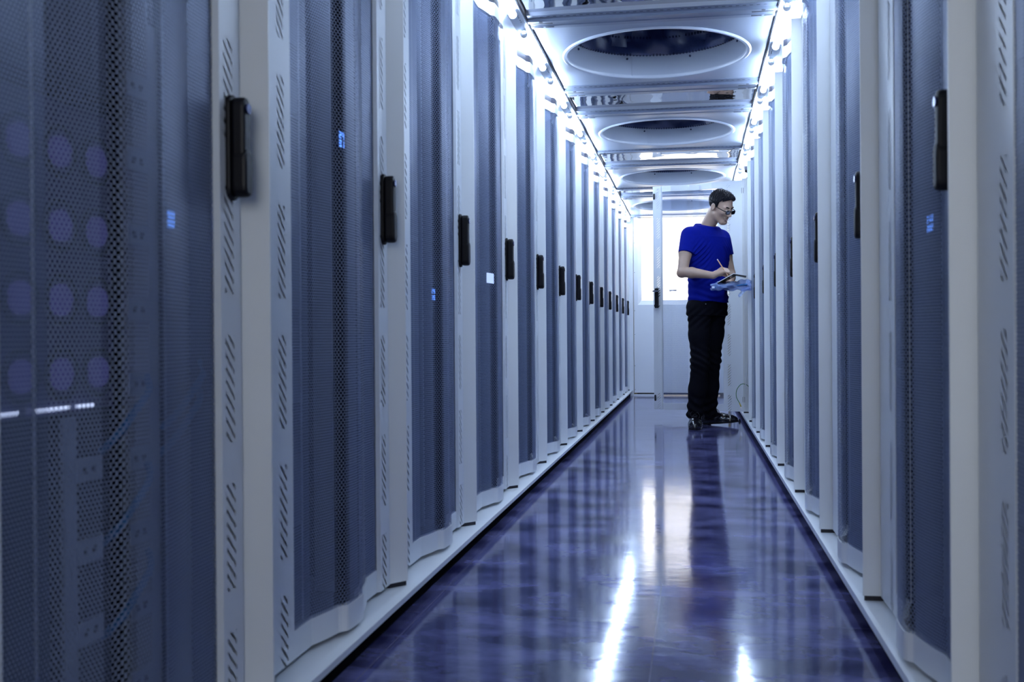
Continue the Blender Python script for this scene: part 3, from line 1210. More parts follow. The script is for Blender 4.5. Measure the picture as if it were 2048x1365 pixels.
# ---- body: one continuous skin
B = Field((-.20, 7.52, .03), (.47, 8.32, 1.87), .0032)
head_shapes(B)
B.cap(Hd(0, -.030, -.050), neck0 + np.array([0, .0, -.01]), .056, .055, .02)
B.cap(neck0 - up_ * .04, neck0 + tr * .10 + up_ * -.085, .045, .038, .03)
B.cap(neck0 - up_ * .04, neck0 - tr * .10 + up_ * -.085, .045, .038, .03)
B.ell(T(0, .0, 1.30), (.150, .095, .16), np.array([tr, tf, up_]).T, .05)
B.ell(T(0, .0, 1.06), (.135, .085, .16), np.array([tr, tf, up_]).T, .05)
B.ell(T(0, -.01, .93), (.130, .090, .08), np.array([tr, tf, up_]).T, .04)
for hp, kn, an in ((hipR, knR, anR), (hipL, knL, anL)):
    B.chain([hp, kn, an + np.array([0, 0, .04])], [.075, .045, .035], .02)
B.chain([shR, (shR + elR) / 2 + np.array([-.006, 0, 0]), elR], [.046, .046, .038], .02)
B.chain([shL, (shL + elL) / 2, elL], [.046, .045, .036], .02)
B.chain([elR, elR * .70 + wrR * .30 + np.array([0, 0, .004]), wrR], [.036, .0405, .0245], .012)
B.cap(elR + np.array([-.012, .01, -.008]), elR, .030, .030, .015)
B.chain([elL, elL * .68 + wrL * .32, wrL], [.036, .040, .025], .012)
# right hand: holds the pencil, wrist slightly cocked up
hd = nrm([.80, -.18, .42])                      # along the metacarpals
side_ = nrm([.30, -.80, -.50])                  # towards the little finger
pal = nrm(np.cross(hd, side_))
k0 = wrR + hd * .082                            # knuckle line centre
B.cap(wrR, wrR + hd * .030, .026, .026, .012, 'u', pal, .8)
for q in (-.030, -.010, .010, .030):
    B.cap(wrR + hd * .015 + side_ * q * .45, k0 + side_ * q, .0140, .0125, .010)
dn = nrm([.55, -.15, -.82])
for q, L in ((-.030, (.040, .026, .020)), (-.010, (.044, .030, .021)), (.010, (.042, .028, .020)), (.030, (.034, .022, .018))):
    b0 = k0 + side_ * q
    finger(B, b0, [hd * .55 + dn * .55, dn + hd * .1, dn * .9 - hd * .75], L, .0098, .0076)
# thumb from the side of the palm near its base
tb = wrR + hd * .026 - side_ * .024
finger(B, tb, [hd * .6 + nrm([.3, .1, -.9]) * .75, hd * .75 + dn * .5, hd * .35 + dn * .9], (.036, .032, .026), .0125, .0088, .008)
# left hand, palm up under the notebook
h2 = nrm([.16, -.90, .02]); s2 = nrm([1, .16, .0]); k2 = wrL + h2 * .085
B.cap(wrL, wrL + h2 * .03, .026, .027, .012, 'u', up_, .75)
for q in (-.030, -.010, .010, .030):
    B.cap(wrL + h2 * .02 + s2 * q * .5, k2 + s2 * q, .0145, .0125, .010)
for q, L in ((-.030, (.036, .024, .019)), (-.010, (.042, .028, .020)), (.010, (.045, .030, .021)), (.030, (.040, .026, .020))):
    finger(B, k2 + s2 * q, [h2 + up_ * .10 + s2 * q * 3, h2 + up_ * .3, h2 * .8 + up_ * .5], L, .0098, .0078)
finger(B, wrL + h2 * .028 - s2 * .026, [h2 * .7 - s2 * .6 + up_ * .1, h2 * .9 - s2 * .2 + up_ * .35, h2 + up_ * .4], (.036, .030, .024), .0125, .009, .008)
body = put('body', B.mesh('body', M_skin))

# lips, eyes, brows
for s_ in (-1, 1):
    c_ = Hd(s_ * .031, .0760, .000)
    e = Field(c_ - .016, c_ + .016, .0012)
    e.ell(c_, (.0120, .0125, .0075), RHn, 0)
    eo = put('eye', e.mesh('eye', mat('eye white', (.7, .7, .72), .2)))
    c2 = Hd(s_ * .031 + .001, .0840, -.0025)
    e = Field(c2 - .009, c2 + .009, .0010)
    e.ell(c2, (.0058, .0050, .0056), RHn, 0)
    ir = put('iris', e.mesh('iris', mat('dark iris', (.012, .008, .006), .1)), eo)
    c3 = Hd(s_ * .033, .087, .026)
    e = Field(c3 - .03, c3 + .03, .0016)
    e.cap(Hd(s_ * .014, .0865, .0215), Hd(s_ * .036, .0840, .027), .0040, .0042, .003)
    e.cap(Hd(s_ * .036, .0840, .027), Hd(s_ * .052, .0685, .022), .0042, .0025, .003)
    put('eyebrow', e.mesh('eyebrow', M_hair))
c3 = Hd(0, .088, -.067)
e = Field(c3 - .03, c3 + .03, .0013)
e.cap(Hd(-.017, .084, -.0612), Hd(0, .0910, -.0600), .0030, .0042, .003)
e.cap(Hd(.017, .084, -.0612), Hd(0, .0910, -.0600), .0030, .0042, .003)
e.cap(Hd(-.014, .0845, -.0735), Hd(.0, .0895, -.0745), .0035, .0052, .003)
e.cap(Hd(.014, .0845, -.0735), Hd(.0, .0895, -.0745), .0035, .0052, .003)
put('lips', e.mesh('lips', M_lip))

# ---- hair
Hh = Field(HC - .15, HC + .16, .0024)
head_shapes(Hh, .010, True)


def hairmask(X, Y, Z):
    p = [(X - HC[0]), (Y - HC[1]), (Z - HC[2])]
    x, y, z = [p[0] * RHn[0][i] + p[1] * RHn[1][i] + p[2] * RHn[2][i] for i in range(3)]
    thr = np.where(y > .045, .074 + .55 * (y - .045) - .25 * np.abs(x), np.where(y > -.004, .012 + 1.26 * (y + .004), np.where(y > -.05, -.012 + .5 * (y + .05), -.058 + 1.0 * (np.minimum(y, -.05) + .05) * 0)))
    side = np.clip((np.abs(x) - .05) / .02, 0, 1)
    thr = np.where((y > -.004) & (y < .022), thr * (1 - side) + side * (-.015), thr)
    return (thr - z) * .75


def hairnoise(X, Y, Z):
    p = [(X - HC[0]), (Y - HC[1]), (Z - HC[2])]
    x, y, z = [p[0] * RHn[0][i] + p[1] * RHn[1][i] + p[2] * RHn[2][i] for i in range(3)]
    t_ = np.clip((z - .03) / .06, 0, 1)
    tuft = np.sin(x * 190 + 3 * np.sin(y * 90)) * np.sin(y * 150 + 2 * np.sin(x * 110)) * .0055 * t_
    fine = np.sin(x * 420 + y * 160) * np.sin(z * 380 + y * 240) * .0014
    quiff = -.012 * np.clip((y - .0) / .07, 0, 1) * t_
    taper = .0072 * np.clip((.045 - z) / .05, 0, 1) + .005 * np.clip((y - .03) / .03, 0, 1) * np.clip((.095 - z) / .03, 0, 1)
    return tuft + fine + quiff + taper


sl, X_, Y_, Z_ = Hh.sub(HC - .15, HC + .16, 0)
Hh.D[sl] += hairnoise(X_, Y_, Z_).astype(np.float32)
Hh.add(sl, hairmask(X_, Y_, Z_).astype(np.float32), 0, 'i')
put('hair', Hh.mesh('hair', M_hair))

# ---- spectacles
gl = link('glasses', None, man)
gm = MB()
rect = []
for k in range(28):
    a_ = 2 * pi * k / 28
    ca, sa = cos(a_), sin(a_)
    rect.append((.0225 * math.copysign(abs(ca) ** .55, ca), .0145 * math.copysign(abs(sa) ** .55, sa)))
for s_ in (-1, 1):
    ring = [Vector(Hd(s_ * .0315 + u, .1035 - .10 * (s_ * u + .0) * (1 if True else 0), v - .006)) for u, v in rect]
    r_ = MB(); r_.tube(ring + [ring[0], ring[1]], .0019, 8, cap=False)
    r_.xform(INV)
    rim_ = r_.build('rim', M_black, gl, smooth=True)
    l_ = MB(); l_.quadf([tuple(p) for p in ring]); l_.xform(INV); l_.build('lens', M_lens, rim_)
    r_ = MB(); r_.tube([Hd(s_ * .053, .1005, .001), Hd(s_ * .070, .085, .002), Hd(s_ * .0765, .03, .005), Hd(s_ * .0765, -.012, .010), Hd(s_ * .076, -.030, -.002)], [.0032, .0034, .0030, .0026, .0022], 8)
    r_.xform(INV)
    r_.build('temple_arm', M_black, gl, smooth=True)
r_ = MB(); r_.tube([Hd(-.010, .104, -.001), Hd(0, .108, .002), Hd(.010, .104, -.001)], .0024, 8)
r_.xform(INV)
r_.build('bridge', M_black, gl, smooth=True)

# ---- t-shirt
S = Field((-.20, 7.60, .90), (.47, 8.33, 1.66), .0032)
ZS = np.array([.93, .98, 1.04, 1.12, 1.20, 1.30, 1.39, 1.462, 1.505, 1.540, 1.575, 1.63])
AS = np.array([.172, .170, .164, .162, .170, .184, .190, .184, .158, .118, .086, .070])
BS = np.array([.118, .117, .114, .112, .114, .118, .120, .112, .094, .080, .068, .062])
CS = np.array([.012, .012, .012, .010, .006, .004, .002, -.002, -.006, -.004, .0, .0])


def torso(X, Y, Z):
    a = np.interp(Z, ZS, AS); b = np.interp(Z, ZS, BS); c = np.interp(Z, ZS, CS)
    dx, dy = X - PX, Y - PY
    x = dx * tr[0] + dy * tr[1]
    y = dx * tf[0] + dy * tf[1] - c
    q = (np.abs(x / a) ** 2.3 + np.abs(y / b) ** 2.3) ** (1 / 2.3)
    return (q - 1) * np.minimum(a, b) * .95


S.fn((-.2, 7.6, .9), (.47, 8.33, 1.66), torso, 0, pad=0)
S.chain([shR + np.array([0, 0, .002]), shR * .40 + elR * .60], [.066, .060], .045)
S.chain([shL + np.array([0, 0, .002]), shL * .40 + elL * .60], [.064, .058], .045)
sl, X_, Y_, Z_ = S.sub((-.2, 7.6, .9), (.47, 8.33, 1.66), 0)
dx, dy = X_ - PX, Y_ - PY
lx = dx * tr[0] + dy * tr[1]; ly = dx * tf[0] + dy * tf[1]
wv = np.zeros(S.D[sl].shape, np.float32)
low = np.clip((1.10 - Z_) / .10, 0, 1)
wv += .0042 * low * np.sin(Z_ * 120 + 3.0 * np.sin(lx * 16 + 1) + 5 * ly) * (.6 + .4 * np.sin(lx * 23))
arm = np.exp(-((lx - .13) ** 2 / .0035 + (Z_ - 1.33) ** 2 / .006))
wv += .0055 * arm * np.sin((Z_ * .8 + lx * .9) * 190)
arm2 = np.exp(-((lx + .13) ** 2 / .0035 + (Z_ - 1.33) ** 2 / .006))
wv += .0050 * arm2 * np.sin((Z_ * .8 - lx * .9) * 190)
mid = np.exp(-((Z_ - 1.17) ** 2 / .004))
wv += .0035 * mid * np.sin((Z_ + lx * .55) * 130 + 2 * np.sin(ly * 30))
wv += .0022 * np.sin(lx * 55 + Z_ * 26) * np.clip((1.36 - Z_) / .3, 0, 1)
S.D[sl] += wv
# hem, cuffs and neckline
S.add(sl, (np.broadcast_to(.962 + .006 * np.sin(lx * 20) - Z_, S.D[sl].shape)).astype(np.float32), 0, 'i')
for sh, el in ((shR, elR), (shL, elL)):
    ax = nrm(el - sh)
    cpt = sh + (el - sh) * .50
    dpl = (X_ - cpt[0]) * ax[0] + (Y_ - cpt[1]) * ax[1] + (Z_ - cpt[2]) * ax[2]
    near = np.sqrt((X_ - el[0]) ** 2 + (Y_ - el[1]) ** 2 + (Z_ - el[2]) ** 2)
    outer = (lx if sh is shR else -lx)
    # only the sleeve, not the trunk: cut where the arm's own tube is
    r_ = sh; t2 = np.clip(dpl * 0 + 1, 0, 1)
    px_, py_, pz_ = X_ - cpt[0], Y_ - cpt[1], Z_ - cpt[2]
    qx, qy, qz = px_ - dpl * ax[0], py_ - dpl * ax[1], pz_ - dpl * ax[2]
    rad = np.sqrt(qx * qx + qy * qy + qz * qz)
    trunk = torso(X_, Y_, Z_) + wv
    cut = np.minimum(np.maximum(dpl, rad - .085), 1) if False else np.where((dpl > 0) & (rad < .085) & (trunk > .004), np.minimum(dpl, trunk), -1)
    S.D[sl] = np.maximum(S.D[sl], cut.astype(np.float32))
nkc = neck0 + tf * .014 - up_ * .006
ndir = nrm(tf * .30 + up_)
dpl = (X_ - nkc[0]) * ndir[0] + (Y_ - nkc[1]) * ndir[1] + (Z_ - nkc[2]) * ndir[2]
S.D[sl] = np.maximum(S.D[sl], (dpl - .004).astype(np.float32))
px_, py_, pz_ = X_ - nkc[0], Y_ - nkc[1], Z_ - nkc[2]
rad = np.sqrt((px_ - dpl * ndir[0]) ** 2 + (py_ - dpl * ndir[1]) ** 2 + (pz_ - dpl * ndir[2]) ** 2)
S.D[sl] = np.maximum(S.D[sl], (-np.maximum(rad - (.058), -dpl - .045)).astype(np.float32))
ring_ = np.sqrt((rad - .061) ** 2 + (dpl + .001) ** 2) - .0075
S.add(sl, ring_.astype(np.float32), .012)
shirt = put('tshirt', S.mesh('tshirt', M_shirt))

# ---- trousers
Q = Field((-.12, 7.72, .03), (.36, 8.27, 1.03), .0034)
Q.fn((-.2, 7.7, .86), (.4, 8.3, 1.02), lambda X, Y, Z: np.maximum(torso(X, Y, np.maximum(Z, .93)) + .010, np.maximum(Z - 1.0, .84 - Z)), 0, pad=0)
Q.ell(T(0, -.035, .90), (.140, .110, .10), np.array([tr, tf, up_]).T, .05)
Q.chain([hipR, hipR * .5 + knR * .5, knR, knR * .5 + anR * .5, anR + np.array([0, 0, .02])], [.092, .081, .068, .066, .063], .03)
Q.chain([hipL, hipL * .5 + knL * .5, knL, knL * .5 + anL * .5, anL + np.array([0, 0, .02])], [.092, .079, .066, .062, .060], .03)
sl, X_, Y_, Z_ = Q.sub((-.12, 7.72, .03), (.36, 8.27, 1.03), 0)
wv = np.zeros(Q.D[sl].shape, np.float32)
kn_ = np.exp(-((Z_ - .52) ** 2 / .010))
wv += .0050 * kn_ * np.sin((Z_ * 1. + (X_ - .1) * .55) * 120 + 2 * np.sin(Y_ * 25))
ank = np.clip((.30 - Z_) / .18, 0, 1)
wv += .0070 * ank * np.sin(Z_ * 85 + 2.2 * np.sin(X_ * 26) + 1.5 * np.sin(Y_ * 30))
cro = np.exp(-((Z_ - .84) ** 2 / .006))
wv += .0035 * cro * np.sin((Z_ - (X_ - .1) * .9) * 110)
Q.D[sl] += wv
Q.add(sl, np.broadcast_to(.045 - Z_, Q.D[sl].shape).astype(np.float32), 0, 'i')
tro = put('trousers', Q.mesh('trousers', M_trous))
b = MB()
c_ = T(.172, .062, .945)
b.ring = None
b.tube([T(.118, .110, .945), T(.120, .117, .945)], .004, 10)
b.xform(INV)
b.build('rivet', M_chrome, tro, smooth=True)


# ---- shoes
def shoe(an, fd, pitch, name):
    fd = nrm([fd[0], fd[1], 0])
    sd = np.array([fd[1], -fd[0], 0])
    f3 = nrm(fd * cos(pitch) + up_ * sin(pitch))
    u3 = nrm(np.cross(sd, f3)) if np.cross(sd, f3)[2] > 0 else -nrm(np.cross(sd, f3))
    heel = np.array([an[0], an[1], 0]) - fd * .055
    M_ = np.array([sd, f3, u3]).T
    def G(x, y, z):
        return heel + sd * x + f3 * y + u3 * z
    lo = np.minimum(G(-.07, -.03, -.02), G(.07, .33, .16)) - .05
    hi = np.maximum(G(-.07, -.03, -.02), G(.07, .33, .16)) + .05
    lo[2] = -.01
    F_ = Field(lo, hi, .0028)
    F_.cap(G(0, .035, .045), G(0, .045, .085), .040, .038, .02)
    F_.cap(G(0, .04, .038), G(0, .16, .034), .042, .048, .02)
    F_.cap(G(0, .15, .030), G(.004, .225, .024), .050, .044, .02)
    F_.cap(G(.002, .22, .022), G(.004, .262, .022), .043, .028, .018)
    F_.cap(G(0, .07, .075), G(0, .15, .050), .028, .028, .02)
    F_.fn(lo, hi, lambda X, Y, Z: (-((X - heel[0]) * u3[0] + (Y - heel[1]) * u3[1] + (Z - heel[2]) * u3[2]) + .012), .002, 'i', 0)
    me = F_.mesh('shoe', M_shoe)
    o = put('shoe', me)
    F_ = Field(lo, hi, .0028)
    F_.cap(G(0, .032, .008), G(0, .06, .008), .036, .036, .01, 'u', u3, .25)
    F_.cap(G(0, .06, .008), G(0, .14, .009), .038, .044, .01, 'u', u3, .22)
    F_.cap(G(0, .14, .009), G(.004, .225, .008), .052, .046, .01, 'u', u3, .2)
    F_.cap(G(.002, .22, .008), G(.004, .268, .008), .045, .030, .01, 'u', u3, .2)
    F_.fn(np.minimum(G(-.04, -.01, 0), G(.04, .07, .02)), np.maximum(G(-.04, -.01, 0), G(.04, .07, .02)), lambda X, Y, Z: np.maximum(np.sqrt(((X - G(0, .034, 0)[0])) ** 2 + (Y - G(0, .034, 0)[1]) ** 2) - .034, np.abs(Z - heel[2] - .006) - .009), .002)
    put('sole', F_.mesh('sole', M_black), o)
    for q in (.100, .118, .136):
        m_ = MB()
        zz = .106 - (q - .09) * .52
        m_.tube([G(-.020, q, zz - .010), G(-.008, q + .004, zz + .001), G(.008, q + .004, zz + .001), G(.020, q, zz - .010)], .0022, 6)
        m_.xform(INV)
        m_.build('lace', M_gasket, o, smooth=True)
    m_ = MB()
    m_.tube([G(.0, .098, .108), G(.02, .115, .128), G(.035, .14, .112), G(.025, .15, .085), G(.01, .12, .100)], .0015, 6)
    m_.tube([G(.0, .098, .108), G(-.02, .115, .122), G(-.036, .13, .100), G(-.03, .14, .08)], .0015, 6)
    m_.xform(INV)
    m_.build('lace', M_gasket, o, smooth=True)
    return o


shoe(np.array([.006, 7.905, 0]), (.02, -1), 0.0, 'right')
shoe(np.array([.120, 8.150, 0]), (.93, -.28), .09, 'left')

# ---- what he holds
nb = thing('notebook', 'open black notebook with white pages held in the man\'s left hand', 'notebook', (.300, 7.70, 1.125))
def leaf(pts, th, name, m_, par, off=0):
    b = MB()
    P4 = [np.array(p, float) for p in pts]
    n_ = nrm(np.cross(P4[1] - P4[0], P4[3] - P4[0]))
    if n_[2] < 0: n_ = -n_
    lo_ = [tuple(p + n_ * off) for p in P4]; hi_ = [tuple(p + n_ * (off + th)) for p in P4]
    b.quadf(lo_[::-1]); b.quadf(hi_)
    for i in range(4):
        b.quadf([lo_[i], lo_[(i + 1) % 4], hi_[(i + 1) % 4], hi_[i]])
    o_ = b.build(name, m_, par)
    return o_
# left leaf slopes up towards the spine, right leaf falls away gently
L4 = [(-.125, -.085, -.030), (-.005, -.105, .035), (.020, .100, .035), (-.100, .120, -.030)]
R4 = [(-.005, -.105, .035), (.086, -.118, .018), (.092, .090, .018), (.020, .100, .035)]
for q, nm_ in ((L4, 'a'), (R4, 'b')):
    c_ = leaf(q, .0035, 'cover', M_black, nb, -.006)
    sh_ = [tuple(np.array(p) * .955 + np.array([0, 0, .0])) for p in q]
    leaf(sh_, .005, 'page_block', M_paper, nb, -.0015)
pc = thing('pencil', 'short tan pencil in the man\'s right hand', 'pencil', (.250, 7.615, 1.13))
d_ = nrm(np.array([.180, 7.655, 1.268]) - np.array([.256, 7.612, 1.140]))
b = MB(); p0 = Vector((.006, -.003, .010)); dd = Vector(d_)
b.tube([p0 + dd * .014, p0 + dd * .150], .0040, 6); b.build('shaft', mat('tan pencil paint', (.62, .32, .16), .4), pc)
b = MB(); b.tube([p0, p0 + dd * .014], [.0006, .0040], 6); b.build('tip', mat('bare wood', (.6, .42, .25), .6), pc)
b = MB(); b.tube([p0 + dd * .150, p0 + dd * .158], .0041, 8); b.build('end_cap', mat('pale pencil end', (.8, .7, .6), .5), pc)

bagm = bag_material()
bg = thing('bagged_cables', 'clear plastic bag of blue cables held under the notebook', 'bag', (.285, 7.69, 1.07))
b = MB()
rg = random.Random(3)
N1, N2 = 30, 14
def bagpt(i, j):
    u = i / (N1 - 1); v = j / N2 * 2 * pi
    x = -.150 + .290 * u
    w_ = .085 * (sin(pi * min(1, u * 1.15 + .06)) ** .5 if u < .93 else .35) * (1 - .25 * u)
    h_ = .018 + .010 * sin(3.1 * u * pi) ** 2 + (.018 * u)
    n3 = .006 * sin(11 * u + 3 * v) + .004 * sin(23 * u - 5 * v)
    return (x + .01 * sin(v * 2), cos(v) * (w_ + n3), .014 * u - .003 + sin(v) * (h_ + n3) - (.020 * max(0, u - .6)))
for i in range(N1 - 1):
    for j in range(N2):
        b.quadf([bagpt(i, j), bagpt(i, j + 1), bagpt(i + 1, j + 1), bagpt(i + 1, j)])
b.build('plastic_bag', bagm, bg, smooth=True)
for k in range(5):
    b = MB()
    yy = -.045 + k * .020
    zz = -.004 + .004 * (k % 2)
    b.tube([(-.130, yy, zz - .004), (-.06, yy + .004, zz + .004), (.02, yy, zz + .006), (.11, yy - .004, zz + .014)], .0055, 8)
    b.build('blue_cable', M_blue, bg, smooth=True)
    b = MB()
    b.box(-.146, -.128, yy - .006, yy + .006, zz - .010, zz + .004)
    b.build('cable_plug', mat('clear white plug', (.7, .78, .9), .2), bg)
b = MB()                                        # loose tail of the bag hanging down
for i in range(8):
    for j in range(8):
        def tp(i, j):
            u, v = i / 8, j / 8
            return (.055 + .075 * v + .012 * sin(6 * u), -.03 + .02 * sin(5 * v + 3 * u), -.012 - .075 * u * (.6 + .4 * sin(2 + 3 * v)))
        b.quadf([tp(i, j), tp(i, j + 1), tp(i + 1, j + 1), tp(i + 1, j)])
b.build('bag_tail', bagm, bg, smooth=True)

# ------------------------------------------------------------------ small things
# ground wire from the cabinet to the open door, white cables hanging out
def at_world(x, y, z):
    return (x, y, z)
t = thing('ground_wire', 'thin green ground wire looping to the bottom of the open cabinet door', 'wire', (.40, 8.50, .10))
b = MB()
wp = [(.075, .05, .13), (.04, .03, .19), (-.01, .02, .205), (-.05, .01, .16), (-.055, .0, .10), (-.03, -.005, .05), (-.018, -.006, .02)]
def smooth_pts(p, n=6):
    p = [Vector(q) for q in p]
    out = []
    for i in range(len(p) - 1):
        a, b_, c, d = p[max(0, i - 1)], p[i], p[i + 1], p[min(len(p) - 1, i + 2)]
        for k in range(n):
            t_ = k / n
            out.append(.5 * ((2 * b_) + (c - a) * t_ + (2 * a - 5 * b_ + 4 * c - d) * t_ ** 2 + (3 * b_ - a - 3 * c + d) * t_ ** 3))
    return out + [p[-1]]
b.tube(smooth_pts(wp), .0028, 8)
b.build('wire_sheath', M_green, t, smooth=True)
b = MB(); b.tube([wp[-2], wp[-1]], .0045, 8); b.build('yellow_sleeve', M_yellow, t, smooth=True)
b = MB(); b.tube([(-.018, -.004, .012), (-.018, -.010, .012)], .009, 12); b.build('ring_terminal', M_chrome, t, smooth=True)
for k, (lab, pts) in enumerate((('thin white cable hanging in a long narrow loop from the open cabinet', [(.03, .06, .95), (.01, .02, .60), (-.025, -.01, .32), (-.032, -.01, .25), (-.015, -.01, .235), (.05, .02, .245)]),
                                ('second white cable hanging a little lower from the open cabinet', [(.04, .05, .80), (.015, .03, .50), (-.005, .01, .25), (.0, .0, .17), (.012, .0, .145), (.03, .01, .16), (.045, .05, .30)]))):
    t = thing('hanging_cable', lab, 'cable', (.432, 8.10, .06))
    b = MB(); b.tube(smooth_pts(pts), .004, 8); b.build('sheath', M_wcable, t, smooth=True)
t = thing('floor_bolt', 'small black bolt standing on the floor by the toe of the man\'s shoe', 'bolt', (.368, 8.46, 0))
b = MB(); b.tube([(0, 0, 0), (0, 0, .012)], .010, 12); b.tube([(0, 0, .012), (0, 0, .022)], .006, 12); b.build('bolt_head', M_black, t)

# displays and labels behind or on the mesh
def display(name, lab, loc, rz, w_, h_, rows):
    t = thing(name, lab, 'display', loc, rz)
    b = MB(); b.box(-.004, 0, -w_ / 2, w_ / 2, -h_ / 2, h_ / 2); b.build('display_glass', M_leddim, t)
    b = MB()
    segs = {'0': 'abcdef', '1': 'bc', '2': 'abged', '3': 'abgcd', '4': 'fgbc', '5': 'afgcd', '7': 'abc', '8': 'abcdefg', '6': 'afgedc'}
    nr = len(rows)
    ch = h_ * .78 / nr
    for r_, tx in enumerate(rows):
        cw = w_ * .8 / len(tx)
        for c_, s_ in enumerate(tx):
            y0 = (-w_ * .4 + c_ * cw + cw * .12)
            z1 = h_ * .40 - r_ * ch * 1.06
            wd, hh, th = cw * .68, ch * .86, cw * .16
            S_ = {'a': (0, wd, 0, th), 'g': (0, wd, hh / 2 - th / 2, hh / 2 + th / 2), 'd': (0, wd, hh - th, hh),
                  'f': (0, th, 0, hh / 2), 'e': (0, th, hh / 2, hh), 'b': (wd - th, wd, 0, hh / 2), 'c': (wd - th, wd, hh / 2, hh)}
            for g_ in segs[s_]:
                a0, a1, e0, e1 = S_[g_]
                b.box(0.0005, .0015, y0 + a0, y0 + a1, z1 - e1, z1 - e0)
    b.build('digits', M_led, t, merge=False)
    return t


display('power_display', 'tiny glowing blue display behind the mesh of the nearest left cabinet', (-.845, 1.555, .905), 0, .040, .040, ('3', '5'))
display('power_display', 'small blue two-row display high behind the mesh of the second left cabinet', (-.850, 2.395, 1.195), 0, .05, .05, ('24', '31'))
display('power_display', 'pale blue display behind the mesh of the third left cabinet', (-.850, 3.275, .850), 0, .06, .05, ('24', '35'))
display('power_display', 'purple-blue display behind the mesh of the right cabinet near the camera', (.525, 2.39, .955), pi, .075, .05, ('213', '202'))
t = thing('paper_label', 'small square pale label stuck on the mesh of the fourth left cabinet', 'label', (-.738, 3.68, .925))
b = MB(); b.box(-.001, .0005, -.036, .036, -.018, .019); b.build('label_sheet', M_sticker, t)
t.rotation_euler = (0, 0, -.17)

# equipment seen in the nearest left cabinet
c0 = XL - .148
t = thing('blade_chassis', 'dark chassis with rows of round violet fans inside the nearest left cabinet', 'server', (c0, Y0L + .445, .60))
b = MB(); b.box(-.55, -.010, -.235, .235, 0, .47); b.build('chassis_case', M_violet, t)
for r_ in range(4):
    for c_ in range(5):
        y, z = -.188 + c_ * .094, .058 + r_ * .112
        b = MB()
        for (ra, rb) in ((.040, .033),):
            for k in range(28):
                a0, a1 = 2 * pi * k / 28, 2 * pi * (k + 1) / 28
                b.quadf([(-.004, y + ra * cos(a0), z + ra * sin(a0)), (-.004, y + ra * cos(a1), z + ra * sin(a1)), (-.004, y + rb * cos(a1), z + rb * sin(a1)), (-.004, y + rb * cos(a0), z + rb * sin(a0))])
                b.quadf([(-.004, y + ra * cos(a0), z + ra * sin(a0)), (-.004, y + ra * cos(a1), z + ra * sin(a1)), (-.010, y + ra * cos(a1), z + ra * sin(a1)), (-.010, y + ra * cos(a0), z + ra * sin(a0))])
        b.tube([(-.010, y, z), (-.003, y, z)], .024, 20, m=1)
        for k in range(6):
            a0 = 2 * pi * k / 6
            b.box(-.006, -.005, y - .0015 + .028 * cos(a0), y + .0015 + .028 * cos(a0), z - .0015 + .028 * sin(a0), z + .0015 + .028 * sin(a0))
        b.build('fan', [M_dark, M_fan], t)
b = MB()
for y in (-.21, -.10, .02, .12):
    b.box(-.002, -.001, y, y + .07 + .02 * sin(y * 40), .004, .010)
b.build('status_strip', M_whiteled, t)
t = thing('network_switch', 'dark switch with a few small lights high inside the nearest left cabinet', 'switch', (c0, Y0L + .445, 1.10))
b = MB(); b.box(-.45, -.010, -.235, .235, 0, .19); b.build('switch_case', M_dark, t)
for k in range(8):
    b = MB(); b.box(-.0105, -.009, -.2 + k * .055, -.2 + k * .055 + .04, .03, .15); b.build('port_block', mat('navy port block', (.02, .025, .09), .4), t)
b = MB()
for k in range(9):
    y = -.2 + k * .047
    b.box(-.008, -.006, y, y + .012, .165 + .01 * sin(k * 3), .173 + .01 * sin(k * 3))
b.build('status_strip', M_whiteled, t)
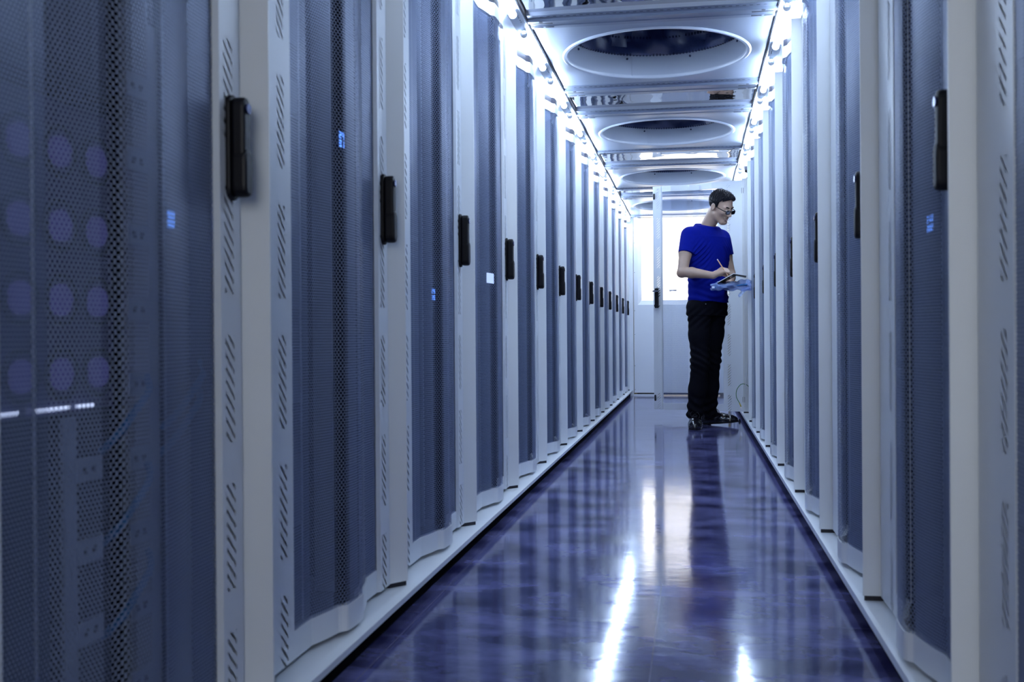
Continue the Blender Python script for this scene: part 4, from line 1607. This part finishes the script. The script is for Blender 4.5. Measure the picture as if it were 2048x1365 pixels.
# ladder-shaped cable guides
for lab, (x, y, z0, z1, dz, dr) in {'pale cable guide bracket strip low inside the nearest left cabinet': (XL - .085, Y0L + .455, .12, .60, .118, 1),
                                    'pale cable guide bracket strip at the far side inside the nearest left cabinet': (XL - .085, Y0L + .685, .12, 1.22, .118, -1)}.items():
    t = thing('cable_guide', lab, 'cable guide', (x, y, z0))
    b = MB(); b.box(-.006, 0, -.018, .012, 0, z1 - z0); b.build('guide_strip', M_rail, t)
    nn = int((z1 - z0) / dz)
    for k in range(nn):
        z = .03 + k * dz
        b = MB()
        ya, yb = (.012, .075) if dr > 0 else (-.080, -.018)
        b.box(-.004, .001, ya, yb, z, z + .035)
        for q in (.3, .65):
            yy = ya + (yb - ya) * q
            b.box(.001, .0015, yy - .005, yy + .005, z + .012, z + .022, 1)
        b.build('bracket', [M_rail, M_gasket], t)
for k, (lab, x, y, z) in enumerate((('blue patch cable loop low behind the mesh of the nearest left cabinet', XL - .07, Y0L + .78, .62),
                                    ('blue patch cable beneath the first loop in the nearest left cabinet', XL - .072, Y0L + .77, .575))):
    t = thing('patch_cable', lab, 'cable', (x, y, z))
    b = MB(); b.tube(smooth_pts([(-.03, -.05, -.06), (0, -.045, -.03), (.01, -.02, .0), (.01, .02, .03), (-.01, .05, .05)]), .006, 8)
    b.build('sheath', M_blue, t, smooth=True)
for k in range(3):
    c = copy_tree(t)
    c.location = (XL - .07, Y0L + .60, .32 + .14 * k)
    c['label'] = ('thin blue cable deep in the nearest left cabinet, %s of three' % ('lowest', 'middle', 'highest')[k])
for k, (side, kk) in enumerate((('left', 1), ('left', 2), ('left', 3), ('right', 1), ('right', 2))):
    y0 = (Y0L if side == 'left' else Y0R) + kk * P
    x0 = XL - .17 if side == 'left' else XR + .17
    for j, (z0, hh) in enumerate(((.25, .17), (.55, .10), (.78, .26), (1.25, .09), (1.42, .17))):
        rz = 0 if side == 'left' else pi
        yc = y0 + (.445 if side == 'left' else P - .445)
        t = thing('server_unit', 'dark rack server faintly seen through the mesh, %s row, %s cabinet, %s' % (side, ORD[kk], ('lowest', 'second up', 'at mid height', 'fourth up', 'topmost')[j]), 'server', (x0, yc, z0), rz,
                  'rack servers behind the mesh doors')
        b = MB(); b.box(-.6, -.006, -.225, .225, 0, hh); b.build('case', M_dark, t)
        b = MB(); b.box(-.006, 0, -.225, .225, .004, hh - .004); b.build('front_bezel', M_equip, t)
